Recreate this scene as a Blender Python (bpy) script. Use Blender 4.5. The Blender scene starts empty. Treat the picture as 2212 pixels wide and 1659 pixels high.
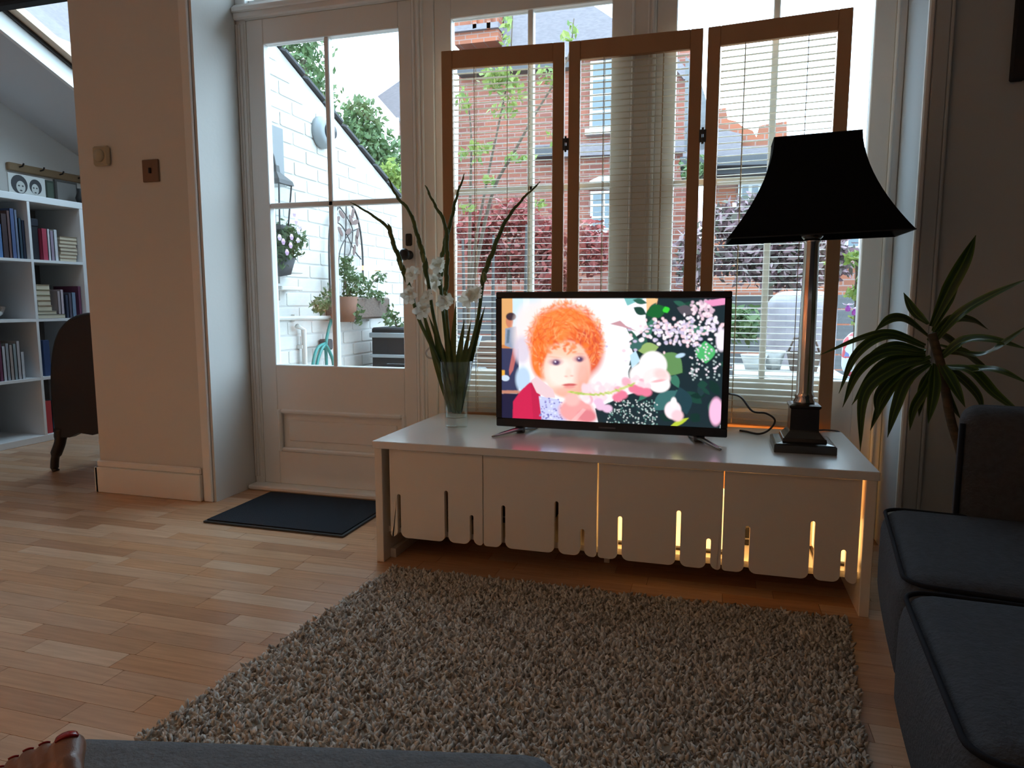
import bpy, math, random
import numpy as np
from mathutils import Vector, Matrix
random.seed(7); rng = np.random.default_rng(7)
SC = bpy.context.scene
C = bpy.context.collection
PI = math.pi

# ------------------------------------------------------------------ camera
F = 1500.0; CX, CY = 1106.0, 829.5; H = 0.85
PITCH = math.radians(6.824); YAW = math.radians(16.22)
FW = Vector((-math.sin(YAW)*math.cos(PITCH), math.cos(YAW)*math.cos(PITCH), -math.sin(PITCH)))
RT = Vector((math.cos(YAW), math.sin(YAW), 0)); UP = RT.cross(FW)
cam = bpy.data.cameras.new('camera'); camo = bpy.data.objects.new('camera', cam); C.objects.link(camo)
cam.sensor_width = 36.0; cam.lens = F/2212*36.0; cam.clip_start = 0.02; cam.clip_end = 200
camo.matrix_world = Matrix(((RT.x, UP.x, -FW.x, 0), (RT.y, UP.y, -FW.y, 0), (RT.z, UP.z, -FW.z, H), (0, 0, 0, 1)))
SC.camera = camo

def ray(u, v): return FW + RT*((u-CX)/F) - UP*((v-CY)/F)
def PY(u, v, Y):
    d = ray(u, v); t = Y/d.y; return Vector((d.x*t, Y, H+d.z*t))
def PX(u, v, X):
    d = ray(u, v); t = X/d.x; return Vector((X, d.y*t, H+d.z*t))
def PZ(u, v, Z):
    d = ray(u, v); t = (Z-H)/d.z; return Vector((d.x*t, d.y*t, Z))

# ------------------------------------------------------------------ world, exposure, big lights
W = bpy.data.worlds.new('overcast_sky'); SC.world = W; W.use_nodes = True
nt = W.node_tree; bg = nt.nodes['Background']
bg.inputs[0].default_value = (0.61, 0.82, 1.0, 1); bg.inputs[1].default_value = 8.5
SC.view_settings.view_transform = 'Standard'; SC.view_settings.look = 'None'
SC.view_settings.exposure = 0.0; SC.view_settings.gamma = 1.0
try: SC.view_settings.use_curve_mapping = False
except Exception: pass
SC.cycles.use_denoising = True
SC.cycles.max_bounces = 8; SC.cycles.diffuse_bounces = 4; SC.cycles.glossy_bounces = 4
SC.cycles.transmission_bounces = 8; SC.cycles.transparent_max_bounces = 16
SC.cycles.caustics_reflective = False; SC.cycles.caustics_refractive = False
SC.cycles.sample_clamp_indirect = 4.0

def area(name, loc, target, sx, sy, power, col, portal=False):
    l = bpy.data.lights.new(name, 'AREA'); l.shape = 'RECTANGLE'; l.size = sx; l.size_y = sy
    l.energy = power; l.color = col
    o = bpy.data.objects.new(name, l); C.objects.link(o); o.location = loc
    o.rotation_euler = (Vector(target)-Vector(loc)).to_track_quat('-Z', 'Y').to_euler()
    if portal: l.cycles.is_portal = True
    return o
area('window_portal', (-0.71, 2.9, 1.4), (-0.71, 0, 1.4), 2.7, 2.2, 1, (1, 1, 1), True)
area('skylight_portal', (-3.25, 3.45, 2.42), (-3.25, 3.03, 1.42), 1.0, 1.3, 1, (1, 1, 1), True)
# added warm fill behind the camera, standing in for lamp light off the ceiling
WARM = (1.0, 0.55, 0.27)
area('ceiling_bounce_fill', (-1.9, -1.2, 2.55), (-1.9, -1.2, 0), 2.6, 2.6, 11, WARM)

# ------------------------------------------------------------------ materials
def mat(name, col, rough=0.6, metal=0.0, spec=0.5, noise=None, bump=None, **kw):
    m = bpy.data.materials.new(name); m.use_nodes = True
    t = m.node_tree; b = t.nodes['Principled BSDF']
    b.inputs['Base Color'].default_value = (*col, 1); b.inputs['Roughness'].default_value = rough
    b.inputs['Metallic'].default_value = metal; b.inputs['Specular IOR Level'].default_value = spec
    for k, v in kw.items(): b.inputs[k.replace('_', ' ')].default_value = v
    if noise:      # (scale, colour2, stretch)
        sc, c2, st = noise
        tc = t.nodes.new('ShaderNodeTexCoord'); mp = t.nodes.new('ShaderNodeMapping'); mp.inputs['Scale'].default_value = st
        n = t.nodes.new('ShaderNodeTexNoise'); n.inputs['Scale'].default_value = sc; n.inputs['Detail'].default_value = 5
        r = t.nodes.new('ShaderNodeMix'); r.data_type = 'RGBA'
        r.inputs[6].default_value = (*col, 1); r.inputs[7].default_value = (*c2, 1)
        mr = t.nodes.new('ShaderNodeMapRange'); mr.inputs[1].default_value = 0.35; mr.inputs[2].default_value = 0.65
        t.links.new(tc.outputs['Object'], mp.inputs[0]); t.links.new(mp.outputs[0], n.inputs['Vector'])
        t.links.new(n.outputs[0], mr.inputs[0]); t.links.new(mr.outputs[0], r.inputs[0]); t.links.new(r.outputs[2], b.inputs['Base Color'])
    if bump:
        sc, st = bump
        tc = t.nodes.new('ShaderNodeTexCoord'); n = t.nodes.new('ShaderNodeTexNoise'); n.inputs['Scale'].default_value = sc
        n.inputs['Detail'].default_value = 4
        bp = t.nodes.new('ShaderNodeBump'); bp.inputs['Strength'].default_value = st; bp.inputs['Distance'].default_value = 0.01
        t.links.new(tc.outputs['Object'], n.inputs['Vector']); t.links.new(n.outputs[0], bp.inputs['Height']); t.links.new(bp.outputs[0], b.inputs['Normal'])
    return m
def emit(name, col, s):
    m = bpy.data.materials.new(name); m.use_nodes = True; b = m.node_tree.nodes['Principled BSDF']
    b.inputs['Base Color'].default_value = (*col, 1); b.inputs['Emission Color'].default_value = (*col, 1); b.inputs['Emission Strength'].default_value = s
    return m
def pane_mat(name='window_glass', tint=(0.97, 0.99, 0.99)):
    m = bpy.data.materials.new(name); m.use_nodes = True; t = m.node_tree; t.nodes.clear()
    o = t.nodes.new('ShaderNodeOutputMaterial'); mx = t.nodes.new('ShaderNodeMixShader'); fr = t.nodes.new('ShaderNodeFresnel'); fr.inputs[0].default_value = 1.5
    ge = t.nodes.new('ShaderNodeNewGeometry'); mr = t.nodes.new('ShaderNodeMapRange'); mr.inputs[3].default_value = 1.5; mr.inputs[4].default_value = 1/1.5
    t.links.new(ge.outputs['Backfacing'], mr.inputs[0]); t.links.new(mr.outputs[0], fr.inputs[0])
    tr = t.nodes.new('ShaderNodeBsdfTransparent'); tr.inputs[0].default_value = (*tint, 1)
    gl = t.nodes.new('ShaderNodeBsdfGlossy'); gl.inputs['Roughness'].default_value = 0.0
    t.links.new(fr.outputs[0], mx.inputs[0]); t.links.new(tr.outputs[0], mx.inputs[1]); t.links.new(gl.outputs[0], mx.inputs[2]); t.links.new(mx.outputs[0], o.inputs[0])
    return m
def island_mat(name, cols, rough=0.7, use_object=False, grain=None, spec=0.4, trans=0.0):
    m = bpy.data.materials.new(name); m.use_nodes = True; t = m.node_tree; b = t.nodes['Principled BSDF']
    b.inputs['Roughness'].default_value = rough; b.inputs['Specular IOR Level'].default_value = spec
    cr = t.nodes.new('ShaderNodeValToRGB'); els = cr.color_ramp.elements
    while len(els) < len(cols): els.new(0.5)
    for i, c in enumerate(cols): els[i].position = i/(len(cols)-1) if len(cols) > 1 else 0; els[i].color = (*c, 1)
    src = (t.nodes.new('ShaderNodeObjectInfo').outputs['Random'] if use_object else t.nodes.new('ShaderNodeNewGeometry').outputs['Random Per Island'])
    t.links.new(src, cr.inputs[0]); out = cr.outputs[0]
    if grain:
        sc, st, amt = grain
        g = t.nodes.new('ShaderNodeNewGeometry'); mp = t.nodes.new('ShaderNodeMapping'); mp.inputs['Scale'].default_value = st
        n = t.nodes.new('ShaderNodeTexNoise'); n.inputs['Scale'].default_value = sc; n.inputs['Detail'].default_value = 6
        mr = t.nodes.new('ShaderNodeMapRange'); mr.inputs[1].default_value = 0.3; mr.inputs[2].default_value = 0.7
        mr.inputs[3].default_value = 1-amt; mr.inputs[4].default_value = 1+amt
        vm = t.nodes.new('ShaderNodeVectorMath'); vm.operation = 'SCALE'
        t.links.new(g.outputs['Position'], mp.inputs[0]); t.links.new(mp.outputs[0], n.inputs['Vector']); t.links.new(n.outputs[0], mr.inputs[0])
        t.links.new(out, vm.inputs[0]); t.links.new(mr.outputs[0], vm.inputs['Scale']); out = vm.outputs[0]
    t.links.new(out, b.inputs['Base Color'])
    if trans:
        b.inputs['Subsurface Weight'].default_value = 0
        tl = t.nodes.new('ShaderNodeBsdfTranslucent'); t.links.new(out, tl.inputs[0]); mx = t.nodes.new('ShaderNodeMixShader'); mx.inputs[0].default_value = trans
        o = t.nodes['Material Output']; t.links.new(b.outputs[0], mx.inputs[1]); t.links.new(tl.outputs[0], mx.inputs[2]); t.links.new(mx.outputs[0], o.inputs[0])
    return m
def brick_mat(name, c1, c2, mortar, scale=1.0):
    m = mat(name, c1, 0.9, spec=0.2); t = m.node_tree; b = t.nodes['Principled BSDF']
    tc = t.nodes.new('ShaderNodeTexCoord'); mp = t.nodes.new('ShaderNodeMapping'); mp.inputs['Rotation'].default_value = (PI/2, 0, 0)
    br = t.nodes.new('ShaderNodeTexBrick'); br.inputs['Color1'].default_value = (*c1, 1); br.inputs['Color2'].default_value = (*c2, 1); br.inputs['Mortar'].default_value = (*mortar, 1)
    br.inputs['Scale'].default_value = scale; br.inputs['Brick Width'].default_value = 0.22; br.inputs['Row Height'].default_value = 0.075; br.inputs['Mortar Size'].default_value = 0.008
    t.links.new(tc.outputs['Object'], mp.inputs[0]); t.links.new(mp.outputs[0], br.inputs['Vector']); t.links.new(br.outputs[0], b.inputs['Base Color'])
    return m

M = {}
M['wall'] = mat('white_wall_paint', (0.72, 0.70, 0.67), 0.75, bump=(60, 0.05))
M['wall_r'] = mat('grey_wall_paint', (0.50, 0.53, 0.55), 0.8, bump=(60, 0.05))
M['trim'] = mat('white_gloss_paint', (0.88, 0.88, 0.86), 0.32)
M['glass'] = pane_mat()
M['unit'] = mat('white_lacquer', (0.86, 0.82, 0.75), 0.3)
M['unit_top'] = mat('white_lacquer_top', (0.78, 0.79, 0.79), 0.28, Coat_Weight=1.0, Coat_Roughness=0.17)
M['plank'] = island_mat('floor_strip_wood', [(0.56, 0.31, 0.17), (0.60, 0.36, 0.21), (0.47, 0.26, 0.15), (0.66, 0.45, 0.30), (0.58, 0.35, 0.21)], 0.27, True, (3, (2, 30, 2), 0.12))
M['plank_s'] = island_mat('floor_strip_wood_far', [(0.56, 0.31, 0.17), (0.60, 0.36, 0.21), (0.47, 0.26, 0.15), (0.66, 0.45, 0.30), (0.58, 0.35, 0.21)], 0.27, False, (3, (2, 30, 2), 0.12))
M['sub'] = mat('floor_joint_wood', (0.26, 0.15, 0.08), 0.7)
M['pine'] = mat('pine_frame', (0.50, 0.27, 0.13), 0.5, noise=(4, (0.42, 0.21, 0.095), (1, 1, 0.15)))
M['slat'] = mat('slat_wood', (0.80, 0.72, 0.58), 0.4)
M['cord'] = mat('blind_cord', (0.55, 0.42, 0.28), 0.8)
M['black'] = mat('black_plastic', (0.008, 0.008, 0.01), 0.25)
M['blackmat'] = mat('black_matt', (0.012, 0.012, 0.014), 0.8)
M['steel'] = mat('grey_steel', (0.32, 0.33, 0.35), 0.3, 1.0)
M['silver'] = mat('polished_silver', (0.62, 0.58, 0.54), 0.14, 1.0)
M['silverd'] = mat('dark_nickel', (0.10, 0.095, 0.09), 0.22, 0.9)
M['shade'] = mat('black_silk', (0.006, 0.007, 0.009), 0.85, spec=0.1)
M['shade_in'] = mat('shade_lining', (0.02, 0.02, 0.02), 0.9, spec=0.1)
M['rug'] = mat('rug_backing', (0.30, 0.26, 0.21), 0.95)
M['pile'] = island_mat('rug_pile', [(0.20, 0.185, 0.165), (0.58, 0.55, 0.50), (0.74, 0.72, 0.67), (0.46, 0.43, 0.39), (0.82, 0.79, 0.74)], 0.9, spec=0.1)
M['mat'] = mat('doormat_fibre', (0.030, 0.036, 0.046), 0.95, spec=0.1, bump=(300, 0.6))
M['matedge'] = mat('doormat_rubber', (0.03, 0.035, 0.042), 0.6)
M['sofa'] = mat('sofa_fabric', (0.060, 0.070, 0.086), 0.9, spec=0.15, bump=(220, 0.35), noise=(90, (0.050, 0.058, 0.072), (1, 1, 1)))
M['piping'] = mat('sofa_piping', (0.014, 0.017, 0.024), 0.85, spec=0.1)
M['otto'] = mat('ottoman_fabric', (0.17, 0.185, 0.20), 0.9, spec=0.15, bump=(260, 0.4), noise=(120, (0.14, 0.155, 0.17), (1, 1, 1)))
M['glassv'] = pane_mat('vase_glass', (0.93, 0.97, 0.95))
M['stem'] = mat('stem_green', (0.055, 0.10, 0.022), 0.55, noise=(20, (0.09, 0.13, 0.03), (1, 1, 1)))
M['petal'] = island_mat('white_petal', [(0.90, 0.88, 0.80), (0.88, 0.84, 0.74)], 0.6, trans=0.5)
M['bud'] = mat('bud_green', (0.20, 0.24, 0.07), 0.5)
M['warmlamp'] = emit('lit_paper', (1.0, 0.60, 0.22), 2.0)
M['skin'] = mat('skin', (0.24, 0.12, 0.08), 0.28, bump=(900, .08))
M['nail'] = mat('red_nail_polish', (0.32, 0.01, 0.015), 0.15)
M['darkwood'] = mat('dark_mahogany', (0.011, 0.006, 0.005), 0.45)
M['white_brick'] = mat('white_painted_brick', (0.60, 0.57, 0.54), 0.8, noise=(9, (0.56, 0.54, 0.51), (1, 1, 1)))
M['mortar_w'] = mat('white_painted_mortar', (0.54, 0.52, 0.50), 0.9)
M['slate'] = mat('slate_tile', (0.05, 0.05, 0.055), 0.7)
M['roof'] = mat('grey_roof_tiles', (0.19, 0.165, 0.175), 0.8, noise=(14, (0.15, 0.13, 0.14), (1, 1, 4)))
M['brickA'] = brick_mat('red_house_brick', (0.25, 0.085, 0.055), (0.18, 0.065, 0.05), (0.24, 0.16, 0.14))
M['brickB'] = brick_mat('orange_house_brick', (0.30, 0.10, 0.055), (0.21, 0.08, 0.05), (0.24, 0.16, 0.14))
M['whitep'] = mat('white_outdoor_paint', (0.50, 0.49, 0.47), 0.5)
M['hglass'] = mat('dark_house_glass', (0.10, 0.13, 0.15), 0.15)
M['ground'] = mat('patio_stone', (0.20, 0.19, 0.18), 0.9, noise=(3, (0.16, 0.15, 0.14), (1, 1, 1)))
M['grey'] = mat('grey_paint', (0.30, 0.33, 0.35), 0.6)
M['iron'] = mat('dark_iron', (0.05, 0.045, 0.045), 0.6)
M['hose'] = mat('teal_hose', (0.03, 0.22, 0.20), 0.4)
M['terra'] = mat('terracotta', (0.17, 0.075, 0.045), 0.8)
M['wicker'] = mat('brown_wicker', (0.08, 0.05, 0.038), 0.8, noise=(60, (0.14, 0.10, 0.08), (1, 1, 4)))
M['cover'] = mat('pale_cover_cloth', (0.34, 0.31, 0.34), 0.8, noise=(6, (0.25, 0.23, 0.26), (1, 1, 3)))
M['fence'] = mat('grey_fence_wood', (0.15, 0.15, 0.155), 0.85, noise=(5, (0.11, 0.11, 0.115), (1, 1, 8)))
M['leafG'] = island_mat('green_leaves', [(0.05, 0.095, 0.03), (0.09, 0.145, 0.05), (0.15, 0.21, 0.10), (0.06, 0.11, 0.045)], 0.6, trans=0.3)
M['leafY'] = island_mat('yellow_green_leaves', [(0.17, 0.24, 0.045), (0.26, 0.31, 0.08), (0.11, 0.19, 0.05)], 0.6, trans=0.35)
M['leafR'] = island_mat('red_purple_leaves', [(0.26, 0.045, 0.045), (0.36, 0.08, 0.07), (0.15, 0.04, 0.04), (0.44, 0.15, 0.13)], 0.6, trans=0.25)
M['leafP'] = island_mat('purple_grey_leaves', [(0.15, 0.08, 0.095), (0.27, 0.17, 0.19), (0.07, 0.08, 0.05), (0.36, 0.24, 0.26)], 0.6, trans=0.2)
M['flower'] = island_mat('pink_flowers', [(0.62, 0.35, 0.60), (0.75, 0.55, 0.75), (0.80, 0.70, 0.85)], 0.6)
M['mauve'] = mat('purple_bloom', (0.35, 0.06, 0.35), 0.6)
M['bark'] = mat('bark', (0.10, 0.07, 0.05), 0.9)
M['shelf'] = mat('white_shelf_laminate', (0.78, 0.80, 0.82), 0.45)
M['cable'] = mat('black_cable', (0.03, 0.02, 0.018), 0.5)

# leaf of the indoor plant: dark green with a pale stripe, across the UV u
def stripe_leaf():
    m = mat('striped_leaf', (0.03, 0.08, 0.015), 0.3); t = m.node_tree; b = t.nodes['Principled BSDF']
    uv = t.nodes.new('ShaderNodeUVMap'); sp = t.nodes.new('ShaderNodeSeparateXYZ'); cr = t.nodes.new('ShaderNodeValToRGB')
    e = cr.color_ramp.elements; e[0].position = 0.0; e[0].color = (0.10, 0.17, 0.02, 1); e[1].position = 1.0; e[1].color = (0.10, 0.17, 0.02, 1)
    for p, c in ((0.22, (0.02, 0.055, 0.012)), (0.42, (0.02, 0.055, 0.012)), (0.5, (0.12, 0.19, 0.03)), (0.58, (0.02, 0.055, 0.012)), (0.78, (0.02, 0.055, 0.012))):
        k = e.new(p); k.color = (*c, 1)
    t.links.new(uv.outputs[0], sp.inputs[0]); t.links.new(sp.outputs[0], cr.inputs[0]); t.links.new(cr.outputs[0], b.inputs['Base Color'])
    return m
M['striped'] = stripe_leaf()

# ------------------------------------------------------------------ mesh builder
class MB:
    def __init__(s): s.v = []; s.f = []; s.uv = []
    def add(s, vs, fs):
        n = len(s.v); s.v += [tuple(p) for p in vs]; s.f += [tuple(i+n for i in f) for f in fs]; return s
    def box(s, a, b, M4=None, bev=0.0):
        x0, y0, z0 = (min(a[i], b[i]) for i in range(3)); x1, y1, z1 = (max(a[i], b[i]) for i in range(3))
        if bev > 0:
            bev = min(bev, (x1-x0)*.45, (y1-y0)*.45, (z1-z0)*.45)
            vs = []; 
            for sx in (0, 1):
                for sy in (0, 1):
                    for sz in (0, 1):
                        X = (x0, x1)[sx]; Y = (y0, y1)[sy]; Z = (z0, z1)[sz]
                        ix = X+(bev if sx == 0 else -bev); iy = Y+(bev if sy == 0 else -bev); iz = Z+(bev if sz == 0 else -bev)
                        vs += [(X, iy, iz), (ix, Y, iz), (ix, iy, Z)]
            I = lambda sx, sy, sz, k: (sx*4+sy*2+sz)*3+k
            fs = []
            for q in (0, 1):
                fs.append([I(q, 0, 0, 0), I(q, 0, 1, 0), I(q, 1, 1, 0), I(q, 1, 0, 0)])
                fs.append([I(0, q, 0, 1), I(0, q, 1, 1), I(1, q, 1, 1), I(1, q, 0, 1)])
                fs.append([I(0, 0, q, 2), I(0, 1, q, 2), I(1, 1, q, 2), I(1, 0, q, 2)])
            for i in (0, 1):
                for j in (0, 1):
                    fs.append([I(i, j, 0, 0), I(i, j, 1, 0), I(i, j, 1, 1), I(i, j, 0, 1)])
                    fs.append([I(i, 0, j, 0), I(i, 1, j, 0), I(i, 1, j, 2), I(i, 0, j, 2)])
                    fs.append([I(0, i, j, 1), I(1, i, j, 1), I(1, i, j, 2), I(0, i, j, 2)])
            for i in (0, 1):
                for j in (0, 1):
                    for k in (0, 1): fs.append([I(i, j, k, 0), I(i, j, k, 1), I(i, j, k, 2)])
        else:
            vs = [(x, y, z) for x in (x0, x1) for y in (y0, y1) for z in (z0, z1)]
            fs = [(0, 1, 3, 2), (4, 6, 7, 5), (0, 4, 5, 1), (2, 3, 7, 6), (0, 2, 6, 4), (1, 5, 7, 3)]
        if M4 is not None: vs = [M4 @ Vector(p) for p in vs]
        return s.add(vs, fs)
    def tube(s, pts, r, n=8, cap=True, flat=1.0):
        pts = [Vector(p) for p in pts]; k = len(pts); rs = r if isinstance(r, (list, tuple)) else [r]*k
        vs = []; up = None
        for i, p in enumerate(pts):
            d = (pts[min(i+1, k-1)]-pts[max(i-1, 0)]).normalized()
            if up is None: up = Vector((0, 0, 1)) if abs(d.z) < 0.9 else Vector((1, 0, 0))
            a = d.cross(up).normalized(); b = a.cross(d).normalized(); up = b
            for j in range(n):
                t = 2*PI*j/n; vs.append(p+a*math.cos(t)*rs[i]+b*math.sin(t)*rs[i]*flat)
        fs = [(i*n+j, i*n+(j+1) % n, (i+1)*n+(j+1) % n, (i+1)*n+j) for i in range(k-1) for j in range(n)]
        if cap: fs += [tuple(range(n))[::-1], tuple(range((k-1)*n, k*n))]
        return s.add(vs, fs)
    def lathe(s, prof, c=(0, 0, 0), n=24, sq=False, rot=0):
        vs = []; k = len(prof)
        for r, z in prof:
            for j in range(n):
                t = 2*PI*(j+0.5)/n+rot
                vs.append((c[0]+r*math.cos(t), c[1]+r*math.sin(t), c[2]+z))
        fs = [(i*n+j, i*n+(j+1) % n, (i+1)*n+(j+1) % n, (i+1)*n+j) for i in range(k-1) for j in range(n)]
        if prof[0][0] > 1e-6: fs.append(tuple(range(n))[::-1])
        if prof[-1][0] > 1e-6: fs.append(tuple(range((k-1)*n, k*n)))
        return s.add(vs, fs)
    def frust(s, x, y, lv):        # rectangular sections: (z, halfx, halfy)
        vs = []
        for z, a, b in lv: vs += [(x-a, y-b, z), (x+a, y-b, z), (x+a, y+b, z), (x-a, y+b, z)]
        fs = [(0, 3, 2, 1), tuple(len(vs)-4+i for i in range(4))]
        for i in range(len(lv)-1):
            for j in range(4): fs.append((i*4+j, i*4+(j+1) % 4, (i+1)*4+(j+1) % 4, (i+1)*4+j))
        return s.add(vs, fs)
    def prism(s, poly, axis, a, b):   # poly of 2D points extruded along axis between a and b
        n = len(poly)
        def mk(p, t): return {'x': (t, p[0], p[1]), 'y': (p[0], t, p[1]), 'z': (p[0], p[1], t)}[axis]
        vs = [mk(p, a) for p in poly]+[mk(p, b) for p in poly]
        fs = [tuple(range(n))[::-1], tuple(range(n, 2*n))]+[(i, (i+1) % n, n+(i+1) % n, n+i) for i in range(n)]
        return s.add(vs, fs)
    def soft(s, cx, cy, cz, hx, hy, hz, r, n=10, puff=0.0, M4=None):
        # rounded cushion with bulging faces
        idx = {}; vs = []; fs = []
        def vid(p):
            key = tuple(round(q, 5) for q in p)
            if key not in idx:
                idx[key] = len(vs); h = (hx, hy, hz); q = Vector(p)
                full = Vector((q[0]*hx, q[1]*hy, q[2]*hz)); inn = Vector([max(-h[i]+r, min(h[i]-r, full[i])) for i in range(3)])
                d = full-inn
                if d.length > 1e-9: 
                    # map the cube layer onto the rounded edge
                    full = inn+d.normalized()*r
                if puff:
                    fx = 1-abs(q[0])**2.5; fy = 1-abs(q[1])**2.5; fz = 1-abs(q[2])**2.5
                    full += Vector((math.copysign(puff*.5*fy*fz, q[0]) if abs(q[0]) > .999 else 0, math.copysign(puff*.5*fx*fz, q[1]) if abs(q[1]) > .999 else 0, math.copysign(puff*fx*fy, q[2]) if abs(q[2]) > .999 else 0))
                vs.append(full+Vector((cx, cy, cz)))
            return idx[key]
        # non-uniform parameters: dense near edges
        def par(h):
            e = r/h; base = [-1, -1+e*.25, -1+e*.6, -1+e]; m = [(-1+e)+(2-2*e)*i/n for i in range(1, n)]
            return base+m+[1-e, 1-e*.6, 1-e*.25, 1]
        px, py, pz = par(hx), par(hy), par(hz)
        for (A, B, ax) in ((py, pz, 0), (px, pz, 1), (px, py, 2)):
            for sgn in (-1, 1):
                for i in range(len(A)-1):
                    for j in range(len(B)-1):
                        q = []
                        for (ii, jj) in ((i, j), (i+1, j), (i+1, j+1), (i, j+1)):
                            p = [A[ii], B[jj]]; p.insert(ax, sgn); q.append(vid(p))
                        if (sgn > 0) == (ax == 1): q.reverse()
                        fs.append(q)
        if M4 is not None: vs = [M4 @ v for v in vs]
        return s.add(vs, fs)
    def blade(s, pts, w, up=(0, 0, 1), fold=0.25, tipw=0.05, basew=0.5, n=12):
        pts = [Vector(p) for p in pts]; P = catmull(pts, n); k = len(P); base = len(s.v); up = Vector(up)
        for i, p in enumerate(P):
            t = i/(k-1); d = (P[min(i+1, k-1)]-P[max(i-1, 0)]).normalized(); a = d.cross(up)
            if a.length < 1e-3: a = d.cross(Vector((0, 1, 0)))
            a.normalize(); nn = a.cross(d).normalized()
            ww = w*(basew+(1-basew)*min(1, t*3.0))*max(tipw, (1-max(0, (t-.45)/.55)**2.0))
            for q, off in ((-1, 0), (-.5, -.5), (0, -1), (.5, -.5), (1, 0)):
                s.v.append(tuple(p+a*ww*.5*q+nn*ww*fold*(off)))
        for i in range(k-1):
            for j in range(4):
                s.f.append((base+i*5+j, base+i*5+j+1, base+(i+1)*5+j+1, base+(i+1)*5+j))
                s.uv.append([(j/4, i/k), ((j+1)/4, i/k), ((j+1)/4, (i+1)/k), (j/4, (i+1)/k)])
        return s
    def build(s, name, m, parent=None, smooth=False, uv=False):
        me = bpy.data.meshes.new(name)
        vs = s.v
        if parent is not None:
            inv = wmat(parent).inverted(); vs = [inv @ Vector(p) for p in s.v]
        me.from_pydata([tuple(p) for p in vs], [], s.f)
        if uv and s.uv:
            l = me.uv_layers.new(name='UVMap'); flat = [c for fc in s.uv for c in fc]
            for i, c in enumerate(flat): l.data[i].uv = c
        me.materials.append(m)
        if not uv:
            import bmesh
            b = bmesh.new(); b.from_mesh(me); bmesh.ops.recalc_face_normals(b, faces=b.faces); b.to_mesh(me); b.free()
        if smooth: me.polygons.foreach_set('use_smooth', [True]*len(me.polygons))
        me.update(); o = bpy.data.objects.new(name, me); C.objects.link(o)
        if parent is not None: o.parent = parent
        return o
def wmat(o):
    m = o.matrix_basis.copy()
    while o.parent is not None: o = o.parent; m = o.matrix_basis @ m
    return m
def catmull(pts, n=8):
    if len(pts) < 3: return [pts[0].lerp(pts[-1], i/n) for i in range(n+1)]
    out = []; P = [pts[0]*2-pts[1]]+list(pts)+[pts[-1]*2-pts[-2]]
    for i in range(1, len(P)-2):
        for j in range(n):
            t = j/n; a, b, c, d = P[i-1], P[i], P[i+1], P[i+2]
            out.append(0.5*((2*b)+(c-a)*t+(2*a-5*b+4*c-d)*t*t+(3*b-a-3*c+d)*t**3))
    out.append(pts[-1].copy()); return out
def thing(name, label, cat, loc=(0, 0, 0), rz=0, group=None):
    o = bpy.data.objects.new(name, None); o.empty_display_size = 0.05; C.objects.link(o); o.location = loc; o.rotation_euler = (0, 0, rz)
    o['label'] = label; o['category'] = cat
    if group: o['group'] = group
    return o
def tag(o, label, cat, group=None, kind=None):
    if label: o['label'] = label
    if cat: o['category'] = cat
    if group: o['group'] = group
    if kind: o['kind'] = kind
    return o
def struct(name, loc=(0, 0, 0), label=None):
    o = bpy.data.objects.new(name, None); o.empty_display_size = 0.05; C.objects.link(o); o.location = loc; o['kind'] = 'structure'
    if label: o['label'] = label
    return o
def sbox(name, a, b, m, bev=0):
    o = MB().box(a, b, bev=bev).build(name, m); o['kind'] = 'structure'; return o
def cube_mesh(name, m, bev=0.0):
    o = MB().box((-.5, -.5, -.5), (.5, .5, .5), bev=bev).build(name, m); me = o.data; bpy.data.objects.remove(o); return me
def place(me, name, loc, scale, parent, rot=None):
    o = bpy.data.objects.new(name, me); C.objects.link(o); o.parent = parent; o.location = loc; o.scale = scale
    if rot: o.rotation_euler = rot
    return o

# ================================================================== SETTING
YB = 2.41          # front face of the piers beside the window bay
YF = 2.675         # face of the window and door frames
XR = 0.576         # right reveal of the bay
XL = -2.01         # left reveal of the bay

fl = MB().box((-4.4, -3.2, -0.12), (2.6, 5.3, -0.004)).build('floor', M['sub']); fl['kind'] = 'structure'
# wood strips laid on it
def frame_uv(p):
    q = Vector(p)-Vector((0, 0, H)); z = q.dot(FW)
    if z < 0.1: return None
    return (CX+F*q.dot(RT)/z, CY-F*q.dot(UP)/z)
strips = []; rr = random.Random(3); y = -0.2; row = 0
while y < 5.1:
    x = -4.28-rr.random()*0.3
    while x < 1.2:
        L = rr.choice((0.26, 0.31, 0.36, 0.42)); x1 = min(x+L, 2.2); xx0 = max(x, -4.28)
        cxm, cym = (xx0+x1)/2, y+0.032
        ok = True
        if cym > YB and (-2.62 < cxm < -2.05): ok = False
        if cym > YF and cxm > -2.45: ok = False
        if cym > YB and cxm > XR: ok = False
        if ok: strips.append((xx0, x1, y, y+0.064))
        x = x1
    y += 0.064; row += 1
def strip_key(s):
    c = ((s[0]+s[1])/2, (s[2]+s[3])/2, 0); uv = frame_uv(c)
    vis = uv is not None and -60 < uv[0] < 2272 and uv[1] < 1700
    rug = -0.95 < c[0] < 0.2 and 0.5 < c[1] < 1.9
    return (0 if (vis and not rug and c[0] < 0.46) else 1, c[0]**2+c[1]**2)
strips.sort(key=strip_key)
pm = cube_mesh('plank', M['plank'], 0.02)
for s in strips[:300]:
    place(pm, 'plank', ((s[0]+s[1])/2, (s[2]+s[3])/2, -0.002), (s[1]-s[0]-0.0012, s[3]-s[2]-0.0010, 0.004), fl)
far = MB()
for s in strips[300:]: far.box((s[0]+.0006, s[2]+.0005, -0.004), (s[1]-.0006, s[3]-.0005, 0.0))
o = far.build('plank_remainder', M['plank_s'], fl); o['kind'] = 'stuff'

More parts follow.
